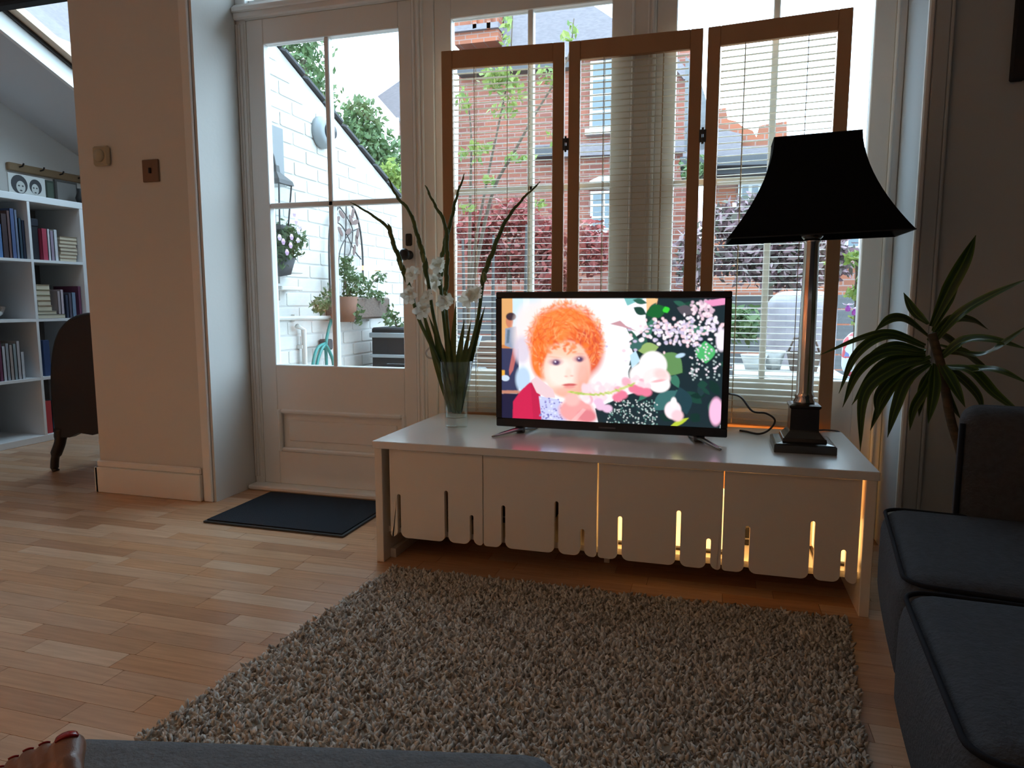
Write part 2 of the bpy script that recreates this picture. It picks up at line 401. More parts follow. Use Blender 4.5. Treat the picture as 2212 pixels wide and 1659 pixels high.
# piers
sbox('wall_back_left', (-2.62, YB, 0), (XL, 2.78, 2.6), M['wall'])
sbox('wall_back_right', (XR, YB, 0), (2.4, 2.78, 2.6), M['wall_r'])
sbox('wall_right', (2.4, -3.2, 0), (2.6, 2.78, 2.6), M['wall_r'])
sbox('wall_rear', (-4.48, -3.4, 0), (2.6, -3.2, 2.6), M['wall'])
sbox('wall_left', (-4.48, -3.2, 0), (-4.28, 5.4, 2.6), M['wall'])
sbox('ceiling', (-4.48, -3.4, 2.6), (2.6, 2.78, 2.75), M['wall'])
sbox('trim_1', (-2.065, YB-0.012, 0.0), (XL-0.012, YB, 2.6), M['trim'], 0.004)
t = MB().box((XR-0.004, YB-0.014, 0), (XR+0.012, YB+0.006, 2.6), bev=.004).build('trim_2', M['trim']); t['kind'] = 'structure'
t = MB().box((XR+0.014, YB-0.010, 0), (XR+0.055, YB, 2.6), bev=.003).box((XR+0.055, YB-0.016, 0), (XR+0.064, YB, 2.6), bev=.003).build('trim_3', M['wall_r']); t['kind'] = 'structure'
# skirting of the pier
b = MB().box((-2.635, YB-0.020, 0), (-2.075, YB, 0.115), bev=.003).box((-2.63, YB-0.014, 0.115), (-2.075, YB, 0.145), bev=.006)
b.box((-2.640, YB-0.02, 0), (-2.62, 2.5, 0.115), bev=.003)
o = b.build('baseboard_back', M['trim']); o['kind'] = 'structure'
o = MB().box((XR+.07, YB-0.02, 0), (2.4, YB, 0.13), bev=.003).build('baseboard_right', M['trim']); o['kind'] = 'structure'
# dividing wall between the side room and the garden: block core with painted bricks outside
GX = -2.12
core = MB().prism([(2.78, -0.15), (5.3, -0.15), (5.3, 1.23), (2.78, 2.24)], 'x', -2.40, GX-0.003)
wg = core.build('wall_garden', M['mortar_w']); wg['kind'] = 'structure'
bm_ = cube_mesh('brick', M['white_brick'], 0.06)
nb = 0; z = 0.30; row = 0
while z < 2.2:
    yy = 2.80-(0.11 if row % 2 else 0)
    while yy < 5.25:
        y0, y1 = max(yy, 2.79), min(yy+0.215, 5.29)
        top = 2.24-(y1-2.78)*0.4008
        if y1-y0 > 0.03 and z+0.066 < top and nb < 300 and y0 < 5.1:
            place(bm_, 'brick', (GX-0.006+rr.uniform(-.001, .001), (y0+y1)/2, z+0.033), (0.014, y1-y0, 0.066), wg); nb += 1
        yy += 0.224
    z += 0.075; row += 1
# sloping slate verge along the top of that wall
vg = thing('roof_verge', 'dark slate verge running down the sloping top of the white brick wall', 'roof edge', (GX, 2.8, 2.24))
tm = cube_mesh('verge_tile', M['slate'], 0.1)
ang = math.atan(-0.4008)
for i in range(13):
    yy = 2.88+i*0.192; zz = 2.24-(yy-2.78)*0.4008
    place(tm, 'verge_tile', (-0.11, yy-2.8, zz-2.24+0.018), (0.26, 0.215, 0.018), vg, (ang+0.03, 0, 0))

# side room: back wall and sloping ceiling with skylight opening
def zc(Y): return 3.50-0.42*Y
sbox('wall_side_end', (-4.48, 5.2, 0), (-2.40, 5.4, 1.6), M['wall'])
SKX0, SKX1, SKY0, SKY1 = -3.655, -2.80, 2.83, 3.90
ce = MB()
def slab(x0, x1, y0, y1):
    ce.add([(x, yq, zc(yq)+dz) for x in (x0, x1) for yq in (y0, y1) for dz in (0, 0.08)], [(0, 1, 3, 2), (4, 6, 7, 5), (0, 4, 5, 1), (2, 3, 7, 6), (0, 2, 6, 4), (1, 5, 7, 3)])
slab(-4.48, SKX0, YB, 5.4); slab(SKX1, -2.38, YB, 5.4); slab(SKX0, SKX1, YB, SKY0); slab(SKX0, SKX1, SKY1, 5.4)
M['ceil'] = mat('ceiling_paint', (0.66, 0.67, 0.69), 0.8)
ce = ce.build('ceiling_side', M['ceil']); ce['kind'] = 'structure'
# skylight: white curb, pine sash, glass, dark blind box
sk = struct('window_3', ((SKX0+SKX1)/2, (SKY0+SKY1)/2, zc((SKY0+SKY1)/2)), 'skylight with pine sash in the sloping ceiling of the side room')
tilt = Matrix.Translation((0, 0, 0))
def sloped(mb, x0, x1, y0, y1, d0, d1):
    mb.add([(x, yq, zc(yq)+dz) for x in (x0, x1) for yq in (y0, y1) for dz in (d0, d1)], [(0, 1, 3, 2), (4, 6, 7, 5), (0, 4, 5, 1), (2, 3, 7, 6), (0, 2, 6, 4), (1, 5, 7, 3)]); return mb
cb = MB()
sloped(cb, SKX0-0.02, SKX0+.006, SKY0-.006, SKY1+.006, -0.002, 0.15); sloped(cb, SKX1-.006, SKX1+0.02, SKY0-.006, SKY1+.006, -0.002, 0.15)
sloped(cb, SKX0+.006, SKX1-.006, SKY0-.02, SKY0+.006, -.002, 0.15); sloped(cb, SKX0+.006, SKX1-.006, SKY1-.006, SKY1+.02, -.002, 0.15)
cb.build('window_reveal', M['trim'], sk)
fr = MB(); e = 0.075
sloped(fr, SKX0, SKX0+e, SKY0, SKY1, 0.12, 0.165); sloped(fr, SKX1-e, SKX1, SKY0, SKY1, .12, .165)
sloped(fr, SKX0, SKX1, SKY0, SKY0+e, .12, .165); sloped(fr, SKX0, SKX1, SKY1-e, SKY1, .12, .165)
fr.build('window_frame', mat('pale_pine', (0.62, 0.45, 0.32), 0.5), sk)
g2 = MB(); sloped(g2, SKX0+.007, SKX0+.022, SKY0+.01, SKY1-.01, 0.100, 0.125); g2.build('frame_shade_strip', M['darkwood'], sk)  # dark strip that paints in the inner shadow line below the sash
gl = MB(); sloped(gl, SKX0+e, SKX1-e, SKY0+e, SKY1-e, 0.145, 0.149); gl.build('pane', M['glass'], sk)
bl = MB().box((SKX0-.12, SKY0-.10, zc(SKY0)-.035), (SKX1, SKY0-.03, zc(SKY0)+.035), bev=.01); bl = bl.build('roller_blind_box', M['blackmat']); tag(bl, 'dark roller blind box at the upper end of the skylight', 'blind')

# ------------------------------------------------------------------ window bay: door, two windows, transoms
def rails(mb, x0, x1, z0, z1, y0, y1, wl, wr, wb, wt, bev=.004):
    mb.box((x0, y0, z0), (x0+wl, y1, z1), bev=bev); mb.box((x1-wr, y0, z0), (x1, y1, z1), bev=bev)
    mb.box((x0+wl, y0, z0), (x1-wr, y1, z0+wb), bev=bev); mb.box((x0+wl, y0, z1-wt), (x1-wr, y1, z1), bev=bev); return mb
# fixed frame posts and heads
fx = struct('trim_4', (-0.7, YF, 0), 'white painted window bay frame')
mb = MB()
mb.box((XL, YF, 0), (-1.962, YF+.11, 2.6), bev=.004)
mb.build('frame_post', M['trim'], fx)
mb = MB()
for k, xx in enumerate((-2.004, -1.990, -1.972)): mb.tube([(xx, YF-0.002, 0.05), (xx, YF-0.002, 2.02)], 0.0045, 8)
mb.build('frame_beading', M['trim'], fx)
MB().box((-1.195, YF, 0), (-1.100, YF+.11, 2.6), bev=.004).tube([(-1.165, YF, 0.05), (-1.165, YF, 2.05)], .007, 8).tube([(-1.150, YF, 0.05), (-1.150, YF, 2.05)], .005, 8).tube([(-1.185, YF, 0.05), (-1.185, YF, 2.05)], .005, 8).build('frame_post', M['trim'], fx)
MB().box((-0.325, YF-.002, 0), (-0.236, YF+.11, 2.6), bev=.004).tube([(-.318, YF, .05), (-.318, YF, 2.05)], .006, 8).tube([(-.247, YF, .05), (-.247, YF, 2.05)], .006, 8).tube([(-.262, YF, .05), (-.262, YF, 2.05)], .005, 8).build('frame_post', M['trim'], fx)
MB().box((0.545, YF-.004, 0), (XR+.0, YF+.11, 2.6), bev=.004).tube([(.549, YF-.004, .05), (.549, YF-.004, 2.05)], .006, 8).build('frame_post', M['trim'], fx)
MB().box((XL, YF-.02, 2.035), (XR, YF+.11, 2.095), bev=.006).box((XL, YF-.03, 2.06), (XR, YF-.018, 2.085), bev=.005).build('frame_head', M['trim'], fx)
MB().box((XL, YF-.06, 0), (-1.15, YF+.11, 0.022), bev=.006).build('threshold', M['trim'], fx)
MB().box((-1.15, YF, 0), (XR, YF+.11, 0.03), bev=.006).build('frame_sill', M['trim'], fx)
for (a, bq) in ((-1.962, -1.195), (-1.1, -.325), (-.236, .545)):
    MB().box((a, YF+.03, 2.095), (bq, YF+.08, 2.125)).box((a, YF+.03, 2.48), (bq, YF+.08, 2.6)).box(((a+bq)/2-.012, YF+.03, 2.125), ((a+bq)/2+.012, YF+.08, 2.48)).build('transom_frame', M['trim'], fx)
    MB().box((a, YF+.052, 2.12), (bq, YF+.056, 2.49)).build('transom_pane', M['glass'], fx)
# stop above the bay on the outside
sbox('wall_back_head', (-2.62, YF+.11, 2.5), (2.4, 2.9, 2.75), M['wall'])

def leaf(name, x0, x1, z0, z1, gx0, gx1, gz0, gz1, xm, zm, label, panel=True, YY=None):
    YY = YY or YF+.005; o = struct(name, (x0, YY, z0), label); th = 0.042
    MB().box((x0, YY, z0), (gx0, YY+th, z1), bev=.003).build('stile', M['trim'], o)
    MB().box((gx1, YY, z0), (x1, YY+th, z1), bev=.003).build('stile', M['trim'], o)
    MB().box((gx0, YY, gz1), (gx1, YY+th, z1), bev=.003).build('top_rail', M['trim'], o)
    if panel:
        pz0, pz1 = 0.175, 0.362; px0, px1 = gx0-.005, gx1+.005
        MB().box((gx0, YY, pz1), (gx1, YY+th, gz0), bev=.003).build('lock_rail', M['trim'], o)
        MB().box((gx0, YY, z0), (gx1, YY+th, pz0), bev=.003).build('bottom_rail', M['trim'], o)
        MB().box((gx0, YY+.018, pz0), (gx1, YY+.03, pz1)).box((gx0+.045, YY+.010, pz0+.045), (gx1-.045, YY+.02, pz1-.045), bev=.008).build('door_panel', M['trim'], o)
        mm = MB()
        rails(mm, gx0-.004, gx1+.004, pz0-.004, pz1+.004, YY-.008, YY+.016, .02, .02, .02, .02, .006)
        mm.build('panel_moulding', M['trim'], o)
    else:
        MB().box((gx0, YY, z0), (gx1, YY+th, gz0), bev=.003).build('bottom_rail', M['trim'], o)
    bw = 0.011
    MB().box((xm-bw, YY+.004, gz0), (xm+bw, YY+th-.004, gz1), bev=.003).build('glazing_bar', M['trim'], o)
    MB().box((gx0, YY+.004, zm-bw), (gx1, YY+th-.004, zm+bw), bev=.003).build('glazing_bar', M['trim'], o)
    for a, bq in ((gx0, xm-bw), (xm+bw, gx1)):
        for c, d in ((gz0, zm-bw), (zm+bw, gz1)):
            MB().box((a, YY+.024, c), (bq, YY+.028, d)).build('pane', M['glass'], o)
    return o
door = leaf('door_1', -1.962, -1.195, 0.022, 2.035, -1.880, -1.254, 0.567, 1.933, -1.583, 1.262, 'white glazed garden door with a moulded panel below four panes')
MB().lathe([(0, 0), (.02, 0), (.02, .005), (.008, .008), (.008, .03), (.022, .04), (.026, .052), (.018, .065), (0, .068)], n=20)
kb = MB(); kb.lathe([(0, 0), (.019, 0), (.019, .005), (.007, .009), (.007, .028), (.020, .036), (.024, .047), (.017, .058), (0, .061)], n=20)
R90 = Matrix.Rotation(PI/2, 4, 'X')
kp = PY(880, 551, YF)
kb.v = [tuple((R90 @ Vector(p))+Vector((-1.222, YF+.004, 1.038))) for p in kb.v]; kb.build('door_knob', M['darkwood'], door, smooth=True)
MB().box((-1.236, YF-.003, 1.075), (-1.208, YF+.006, 1.125), bev=.006).build('lock_cover', M['darkwood'], door)
MB().box((-1.2215, YF-.005, 1.088), (-1.2185, YF-.002, 1.108)).build('keyhole', M['black'], door)
leaf('window_1', -1.10, -.325, 0.03, 2.035, -1.028, -.398, .567, 1.943, -.708, 1.285, 'left full height casement window behind the television', False)
leaf('window_2', -.236, .545, 0.03, 2.035, -.163, .479, .567, 1.943, .172, 1.28, 'right full height casement window behind the lamp', False)

# ------------------------------------------------------------------ wall fittings on the pier
s1 = thing('thermostat', 'small cream square thermostat on the pier, left of the brown switch', 'thermostat', (-2.486, YB, 1.452))
MB().box((-2.527, YB-.022, 1.412), (-2.445, YB, 1.492), bev=.008).build('case', mat('cream_plastic', (0.50, 0.44, 0.32), .5), s1)
dl = MB().lathe([(0, 0), (.026, 0), (.024, .010), (0, .011)], n=24); dl.v = [tuple((R90 @ Vector(p))+Vector((-2.486, YB-.021, 1.452))) for p in dl.v]; dl.build('dial', mat('cream_plastic_dial', (0.54, 0.48, 0.35), .4), s1, smooth=True)
s2 = thing('light_switch', 'brown metal light switch plate on the pier, right of the cream thermostat', 'switch', (-2.245, YB, 1.381))
MB().box((-2.287, YB-.008, 1.336), (-2.204, YB, 1.426), bev=.003).build('plate', mat('bronze_plate', (0.20, 0.115, 0.07), .35, .3), s2)
MB().box((-2.250, YB-.016, 1.370), (-2.240, YB-.006, 1.392), bev=.002).build('toggle', M['darkwood'], s2)
# framed picture top right
pc_ = thing('wall_picture', 'black framed picture high on the dark right wall', 'picture', (1.0, YB, 1.47))
mb = MB(); rails(mb, .79, 1.25, 1.475, 2.1, YB-.022, YB, .036, .036, .032, .036, .004); mb.build('frame', M['blackmat'], pc_)
MB().box((.82, YB-.01, 1.50), (1.22, YB-.004, 2.07)).build('mount', mat('grey_mount', (0.42, 0.42, 0.40), .8), pc_)

# ================================================================== TV BENCH
BX0, BX1, BY0, BY1, BT = -1.040, 0.426, 1.985, 2.570, 0.403
bench = thing('tv_bench', 'long low white bench with slotted doors carrying the television', 'TV bench', ((BX0+BX1)/2, (BY0+BY1)/2, 0))
MB().box((BX0-.006, BY0-.004, BT-.024), (BX1+.006, BY1, BT), bev=.002).build('top', M['unit_top'], bench)
MB().box((BX0, BY0, 0), (BX0+.026, BY1, BT-.024), bev=.0015).build('side_panel', M['unit'], bench)
MB().box((BX1-.026, BY0, 0), (BX1, BY1, BT-.024), bev=.0015).build('side_panel', M['unit'], bench)
MB().box((BX0+.026, BY0+.04, .092), (BX1-.026, BY1-.02, .110)).build('shelf', M['unit'], bench)
MB().box((-.325, BY0+.06, .110), (-.307, BY1-.02, BT-.024)).build('divider', M['unit'], bench)
MB().box((BX0+.026, BY1-.03, .0), (BX1-.026, BY1-.018, .091)).build('back_rail', M['unit'], bench)
MB().box((BX0+.026, BY0+.05, 0.0), (BX0+.045, BY1-.04, .03)).build('foot_rail', M['unit'], bench)
MB().box((-.322, BY0+.20, 0.0), (-.304, BY0+.22, .092)).build('centre_leg', M['unit'], bench)
def arc(cx, cz, r, a0, a1, n=5): return [(cx+r*math.cos(a0+(a1-a0)*i/n), cz+r*math.sin(a0+(a1-a0)*i/n)) for i in range(n+1)]
def bench_door(x0, x1, slots):
    zb, zt = .086, BT-.028; r = .020; w = .0062
    p = [(x0, zt), (x1, zt)]
    p += [(q[0], q[1]) for q in arc(x1-r*.5, zb+r*.5, r*.5, 0, -PI/2)]
    for sx, st in sorted(slots, reverse=True):
        p += arc(sx+w+r, zb+r, r, -PI/2, -PI)
        p += [(sx+w, st-w)]+arc(sx, st-w, w, 0, PI, 6)[1:-1]+[(sx-w, st-w)]
        p += arc(sx-w-r, zb+r, r, 0, -PI/2)
    p += arc(x0+r*.5, zb+r*.5, r*.5, -PI/2, -PI)
    MB().prism(p, 'y', BY0+.012, BY0+.028).build('door', M['unit'], bench)
dd = [(-.993, -.6765, ((-.962, .230), (-.798, .254), (-.713, .182))), (-.6735, -.3185, ((-.609, .222), (-.441, .249), (-.361, .170))),
      (-.3135, .0390, ((-.249, .219), (-.081, .251), (.004, .176))), (.042, .393, ((.108, .223), (.277, .252), (.357, .179)))]
for a, bq, sl in dd: bench_door(a, bq, sl)
# lit lanterns and dark boxes inside
def lantern(x, y, w, h, lab):
    t = thing('lantern', lab, 'lantern', (x, y, .110))
    MB().box((x-w, y-.06, .118), (x+w, y+.06, .118+h), bev=.012).build('paper_shade', M['warmlamp'], t)
    MB().box((x-w-.004, y-.065, .110), (x+w+.004, y+.065, .118), bev=.002).build('base', M['darkwood'], t)
lantern(-.120, 2.125, .172, .165, 'glowing paper lantern inside the bench behind its third door')
lantern(.345, 2.125, .045, .10, 'small glowing lantern inside the bench behind the right door')
lk = thing('small_box', 'black box inside the bench left of the small lantern', 'box', (.18, 2.2, .11))
MB().box((.085, 2.16, .110), (.27, 2.36, .165), bev=.004).build('case', M['blackmat'], lk)
MB().box((.11, 2.158, .13), (.21, 2.161, .134)).build('slot', M['steel'], lk)
lk = thing('small_box', 'dark box inside the bench behind the two left doors', 'box', (-.65, 2.3, .11))
MB().box((-.86, 2.16, .110), (-.50, 2.42, .20), bev=.004).build('case', M['blackmat'], lk)
MB().box((-.80, 2.158, .13), (-.60, 2.161, .134)).build('slot', M['steel'], lk)
pl = bpy.data.lights.new('bench_lamp_light', 'POINT'); pl.energy = 2.4; pl.color = (1, .46, .12); pl.shadow_soft_size = .05
po = bpy.data.objects.new('bench_lamp_light', pl); C.objects.link(po); po.location = (0.14, 2.44, .30)

# ================================================================== TELEVISION
TY = 2.24
tv = thing('television', 'flat black television switched on, on the white bench', 'television', (-.33, TY+.06, BT))
tx0, tx1, tz0, tz1 = -.708, .049, .424, .880
sx0, sx1, sz0, sz1 = -.6885, .0285, .4535, .858
mb = MB(); mb.box((tx0, TY, sz1), (tx1, TY+.02, tz1), bev=.003).box((tx0, TY, tz0), (tx1, TY+.02, sz0), bev=.003).box((tx0, TY, sz0), (sx0, TY+.02, sz1)).box((sx1, TY, sz0), (tx1, TY+.02, sz1))
mb.build('bezel', M['black'], tv)
MB().box((tx0+.004, TY+.018, tz0+.004), (tx1-.004, TY+.034, tz1-.004), bev=.004).box((tx0+.12, TY+.03, tz0+.03), (tx1-.12, TY+.07, tz1-.12), bev=.012).build('back_cover', M['blackmat'], tv)
MB().box((-.355, TY-.0012, .4345), (-.300, TY, .4395)).build('brand_plate', mat('grey_print', (0.10, 0.10, 0.11), .4), tv)
def tv_foot(xc, sgn):
    mb = MB()
    mb.tube([(xc-sgn*.00, TY+.025, .43), (xc, TY+.02, .418), (xc, TY+.01, BT+.012)], [.016, .018, .022], 10, flat=.8)
    mb.tube(catmull([Vector((xc-sgn*.065, TY-.10, BT+.004)), Vector((xc-sgn*.03, TY-.04, BT+.010)), Vector((xc, TY+.01, BT+.014)), Vector((xc+sgn*.02, TY+.06, BT+.009)), Vector((xc+sgn*.035, TY+.115, BT+.004))], 5), [.004]+[.006+.0045*math.sin(PI*i/19) for i in range(19)]+[.004], 8, flat=.7)
    mb.build('foot', M['steel'], tv, smooth=True)
    return mb
tv_foot(-.625, 1); tv_foot(-.035, -1)
# the broadcast picture on the screen
NW, NH = 420, 237
U, V = np.meshgrid((np.arange(NW)+.5)/NW, (np.arange(NH)+.5)/NH)
img = np.zeros((NH, NW, 3)); img[:] = (0.93, 0.97, 1.0)
def s2l(c): c = np.array(c)/255.; return np.where(c < .04045, c/12.92, ((c+.055)/1.055)**2.4)
def blend(m, c): img[:] = img*(1-m[..., None])+np.array(c)*m[..., None]
def ell(cx, cy, a, b, c, soft=.15, rot=0, al=1.0):
    asp = 16/9; dx = (U-cx)*asp; dy = V-cy; co, si = math.cos(rot), math.sin(rot)
    x = (dx*co+dy*si)/(a*asp); y = (-dx*si+dy*co)/b; r = np.sqrt(x*x+y*y)
    blend(np.clip((1-r)/soft+.5, 0, 1)*al, s2l(c))
def poly(pts, c, al=1.0):
    ins = np.zeros(U.shape)
    for ox, oy in ((-.25, -.25), (.25, -.25), (-.25, .25), (.25, .25)):
        X = U+ox/NW; Yq = V+oy/NH; i = np.zeros(U.shape, bool); n = len(pts)
        for k in range(n):
            (x1, y1), (x2, y2) = pts[k], pts[(k+1) % n]
            if y1 == y2: continue
            cnd = ((y1 > Yq) != (y2 > Yq)) & (X < (x2-x1)*(Yq-y1)/(y2-y1)+x1); i ^= cnd
        ins += i/4
    blend(ins*al, s2l(c))
def zp(x, y):
    u = (x-97)/1955.; return (u, (y-(108-13*u))/(1057+98*u))
def zpoly(L, c, al=1.0): poly([zp(*p) for p in L], c, al)
def zell(x, y, a, b, c, soft=.15, rot=0, al=1.0): u, v = zp(x, y); ell(u, v, a/1955., b/1112., c, soft, rot, al)
prr = random.Random(11)
# room at the left
zpoly([(97, 100), (200, 100), (205, 520), (97, 520)], (225, 170, 110)); zpoly([(200, 100), (480, 100), (400, 420), (205, 560)], (205, 232, 245))
zpoly([(300, 100), (360, 100), (350, 420), (300, 420)], (225, 242, 250)); zpoly([(97, 545), (260, 545), (260, 930), (97, 930)], (52, 58, 92)); zpoly([(97, 515), (215, 515), (215, 545), (97, 545)], (200, 130, 80))
zpoly([(97, 920), (300, 920), (300, 948), (97, 948)], (190, 130, 110)); zpoly([(97, 948), (300, 948), (250, 1200), (97, 1200)], (30, 30, 60))
zell(170, 305, 35, 60, (205, 130, 100)); zell(185, 265, 48, 36, (60, 45, 55)); zpoly([(130, 370), (235, 350), (260, 520), (240, 560), (125, 520)], (140, 155, 180)); zpoly([(150, 380), (175, 380), (165, 500), (140, 500)], (95, 115, 135))
zpoly([(205, 540), (250, 560), (205, 740), (170, 790), (165, 740)], (185, 105, 105)); zpoly([(97, 740), (125, 740), (125, 800), (97, 800)], (235, 175, 70)); zell(130, 810, 40, 28, (200, 220, 240))
# glow and hair
zell(340, 420, 130, 250, (250, 235, 235), .6, 0, .9); zell(300, 820, 70, 120, (190, 215, 240), .4); zell(290, 560, 75, 130, (215, 205, 225), .5, 0, .8); zell(640, 250, 330, 170, (255, 235, 230), .5, 0, .8)
zell(690, 480, 330, 320, (246, 120, 50), .22); zell(860, 560, 180, 240, (225, 95, 60), .35); zell(500, 640, 130, 200, (245, 125, 55), .3); zell(640, 330, 220, 120, (250, 150, 80), .6, 0, .7)
for i in range(900):
    a = prr.uniform(0, 2*PI); r = prr.uniform(.1, 1.0)**.7*1.03; x = 690+335*r*math.cos(a); yv = 470+320*r*math.sin(a)
    c = prr.choice([(235, 95, 35), (252, 150, 85), (215, 80, 45), (255, 175, 115), (240, 110, 55), (200, 70, 60) if x > 800 else (245, 125, 50), (248, 135, 65)])
    zell(x, yv, prr.uniform(16, 42), prr.uniform(3, 9), c, .8, a+PI/2+prr.uniform(-.9, .9), .55)
for i in range(150):
    a = prr.uniform(PI*.62, PI*2.25); zell(690+prr.uniform(320, 372)*math.cos(a), 465+prr.uniform(310, 345)*math.sin(a), prr.uniform(10, 26), prr.uniform(4, 9), prr.choice([(255, 200, 165), (252, 165, 110), (245, 130, 70)]), .9, a+prr.uniform(-.8, .8), .45)
# face
zell(710, 730, 212, 262, (250, 200, 180), .10); zell(655, 760, 150, 150, (255, 238, 228), .7, 0, .9); zell(820, 720, 80, 120, (255, 225, 215), .8, 0, .8); zell(700, 560, 150, 60, (253, 205, 175), .8, 0, .8)
zell(860, 800, 70, 170, (235, 150, 130), .9, 0, .55); zell(700, 930, 120, 50, (240, 165, 145), .8, 0, .6)
zell(606, 664, 60, 30, (190, 135, 150), .8, -.05, .8); zell(610, 670, 32, 24, (90, 65, 105), .7); zell(602, 662, 8, 8, (235, 225, 240), .6); zell(822, 634, 52, 28, (190, 130, 140), .8, -.12, .8); zell(826, 640, 29, 23, (90, 65, 105), .7); zell(818, 632, 7, 7, (235, 225, 240), .6)
zell(598, 622, 60, 8, (232, 165, 135), .9, .08, .5); zell(818, 590, 54, 8, (225, 150, 130), .9, .02, .5)
zell(725, 765, 30, 50, (253, 212, 198), .8, 0, .6); zell(702, 792, 16, 7, (225, 150, 138), .9, 0, .6); zell(755, 787, 16, 7, (225, 150, 138), .9, 0, .6); zell(735, 868, 66, 13, (205, 95, 95), .5, -.06); zell(735, 888, 52, 13, (235, 150, 145), .6, -.06, .8)
for i in range(45): zell(prr.uniform(510, 900), prr.uniform(470, 560)+30*math.sin(i), prr.uniform(10, 32), prr.uniform(8, 16), prr.choice([(245, 125, 55), (252, 150, 90), (232, 100, 50)]), .8, prr.uniform(-.8, .8), .7)
# clothes
zpoly([(200, 1185), (205, 1020), (280, 920), (360, 850), (430, 850), (480, 1010), (480, 1190)], (205, 35, 80)); zpoly([(370, 840), (440, 850), (480, 1190), (400, 1190)], (180, 30, 70), .5)
zpoly([(450, 970), (640, 1000), (720, 1190), (480, 1190)], (200, 205, 245))
for i in range(60): zell(prr.uniform(460, 680), prr.uniform(990, 1190), 9, 7, prr.choice([(150, 140, 200), (110, 110, 180), (225, 230, 255)]), .5)
zpoly([(375, 830), (430, 790), (500, 850), (585, 910), (605, 985), (520, 985), (430, 940)], (235, 205, 212))
zell(800, 1100, 160, 110, (240, 165, 165), .3); zell(760, 1000, 70, 60, (250, 190, 185), .5); zell(900, 1150, 90, 60, (225, 130, 140), .5); zpoly([(740, 1200), (860, 1080), (890, 1090), (790, 1205)], (250, 200, 200), .6)
# flowers and foliage at the right
zpoly([(1260, 480), (1500, 300), (1420, 100), (2075, 90), (2050, 1260), (1000, 1210), (970, 1080), (1240, 960), (1420, 900), (1320, 640)], (28, 45, 52))
zpoly([(1400, 100), (1500, 100), (1450, 330), (1410, 300)], (245, 195, 140)); zpoly([(1210, 100), (1380, 100), (1240, 165)], (120, 190, 190))
def leafp(x, y, l, w, a, c):
    ca, sa = math.cos(a), math.sin(a); L = []
    for t in range(13):
        f = t/12; L.append((x+ca*l*f-sa*w*math.sin(PI*f), y+sa*l*f+ca*w*math.sin(PI*f)))
    for t in range(12, -1, -1):
        f = t/12; L.append((x+ca*l*f+sa*w*math.sin(PI*f), y+sa*l*f-ca*w*math.sin(PI*f)))
    zpoly(L, c)
for i in range(46): leafp(prr.uniform(1250, 2030), prr.uniform(110, 1200), prr.uniform(70, 180), prr.uniform(18, 45), prr.uniform(0, 2*PI), prr.choice([(30, 70, 60), (45, 95, 80), (20, 50, 45), (60, 120, 100), (35, 60, 65)]))
leafp(1400, 240, 190, 60, -.3, (25, 100, 50)); leafp(1340, 560, 180, 55, -.2, (150, 180, 110)); leafp(1500, 600, 270, 110, .6, (100, 145, 90)); leafp(1900, 470, 200, 80, 1.5, (80, 185, 110)); leafp(1480, 1090, 270, 80, -.7, (60, 110, 110)); leafp(1700, 880, 260, 75, 1.3, (35, 65, 75)); leafp(1620, 1250, 190, 22, -.5, (185, 205, 60))
leafp(1380, 470, 130, 55, 2.6, (60, 105, 100)); leafp(1560, 170, 60, 30, 1.2, (60, 210, 60)); leafp(1660, 180, 150, 45, .3, (90, 85, 95))
for i in range(230):
    x = prr.gauss(1690, 190); yv = prr.gauss(385, 62)-(x-1690)*.10
    if x < 2040: zell(x, yv, prr.uniform(8, 20), prr.uniform(8, 18), prr.choice([(255, 245, 255), (235, 225, 245), (205, 195, 225), (250, 215, 225)]), .5)
for i in range(60): zell(prr.uniform(1780, 1960), prr.uniform(110, 250), 13, 13, prr.choice([(250, 225, 235), (215, 185, 205)]), .5)
for i in range(90): zell(prr.uniform(1780, 2030), prr.uniform(480, 820), 8, 8, prr.choice([(240, 230, 240), (170, 190, 190)]), .5)
for i in range(170): zell(prr.uniform(1080, 1520), prr.uniform(1000, 1240), 6, 6, prr.choice([(190, 215, 210), (110, 160, 150), (230, 235, 235)]), .6)
zpoly([(1880, 120), (2060, 90), (2050, 150), (1950, 165)], (235, 150, 195)); zell(2035, 460, 45, 95, (245, 235, 250), .3); zell(2010, 1100, 55, 120, (250, 190, 225), .3)
zpoly([(1270, 600), (1320, 560), (1360, 650), (1290, 720)], (190, 225, 245))
# big pale rose
zell(1470, 690, 120, 125, (255, 250, 250), .15); zell(1400, 780, 130, 110, (255, 248, 248), .2); zell(1500, 800, 120, 90, (255, 235, 235), .2); zell(1530, 860, 90, 70, (255, 250, 250), .2); zell(1540, 770, 60, 50, (252, 205, 205), .7, .5, .8); zell(1520, 828, 60, 12, (240, 160, 170), .8, -.2, .8)
zell(1650, 1090, 70, 80, (255, 235, 240), .2); zell(1690, 1140, 50, 50, (250, 205, 215), .4); zell(1655, 1020, 25, 45, (255, 250, 252), .4)
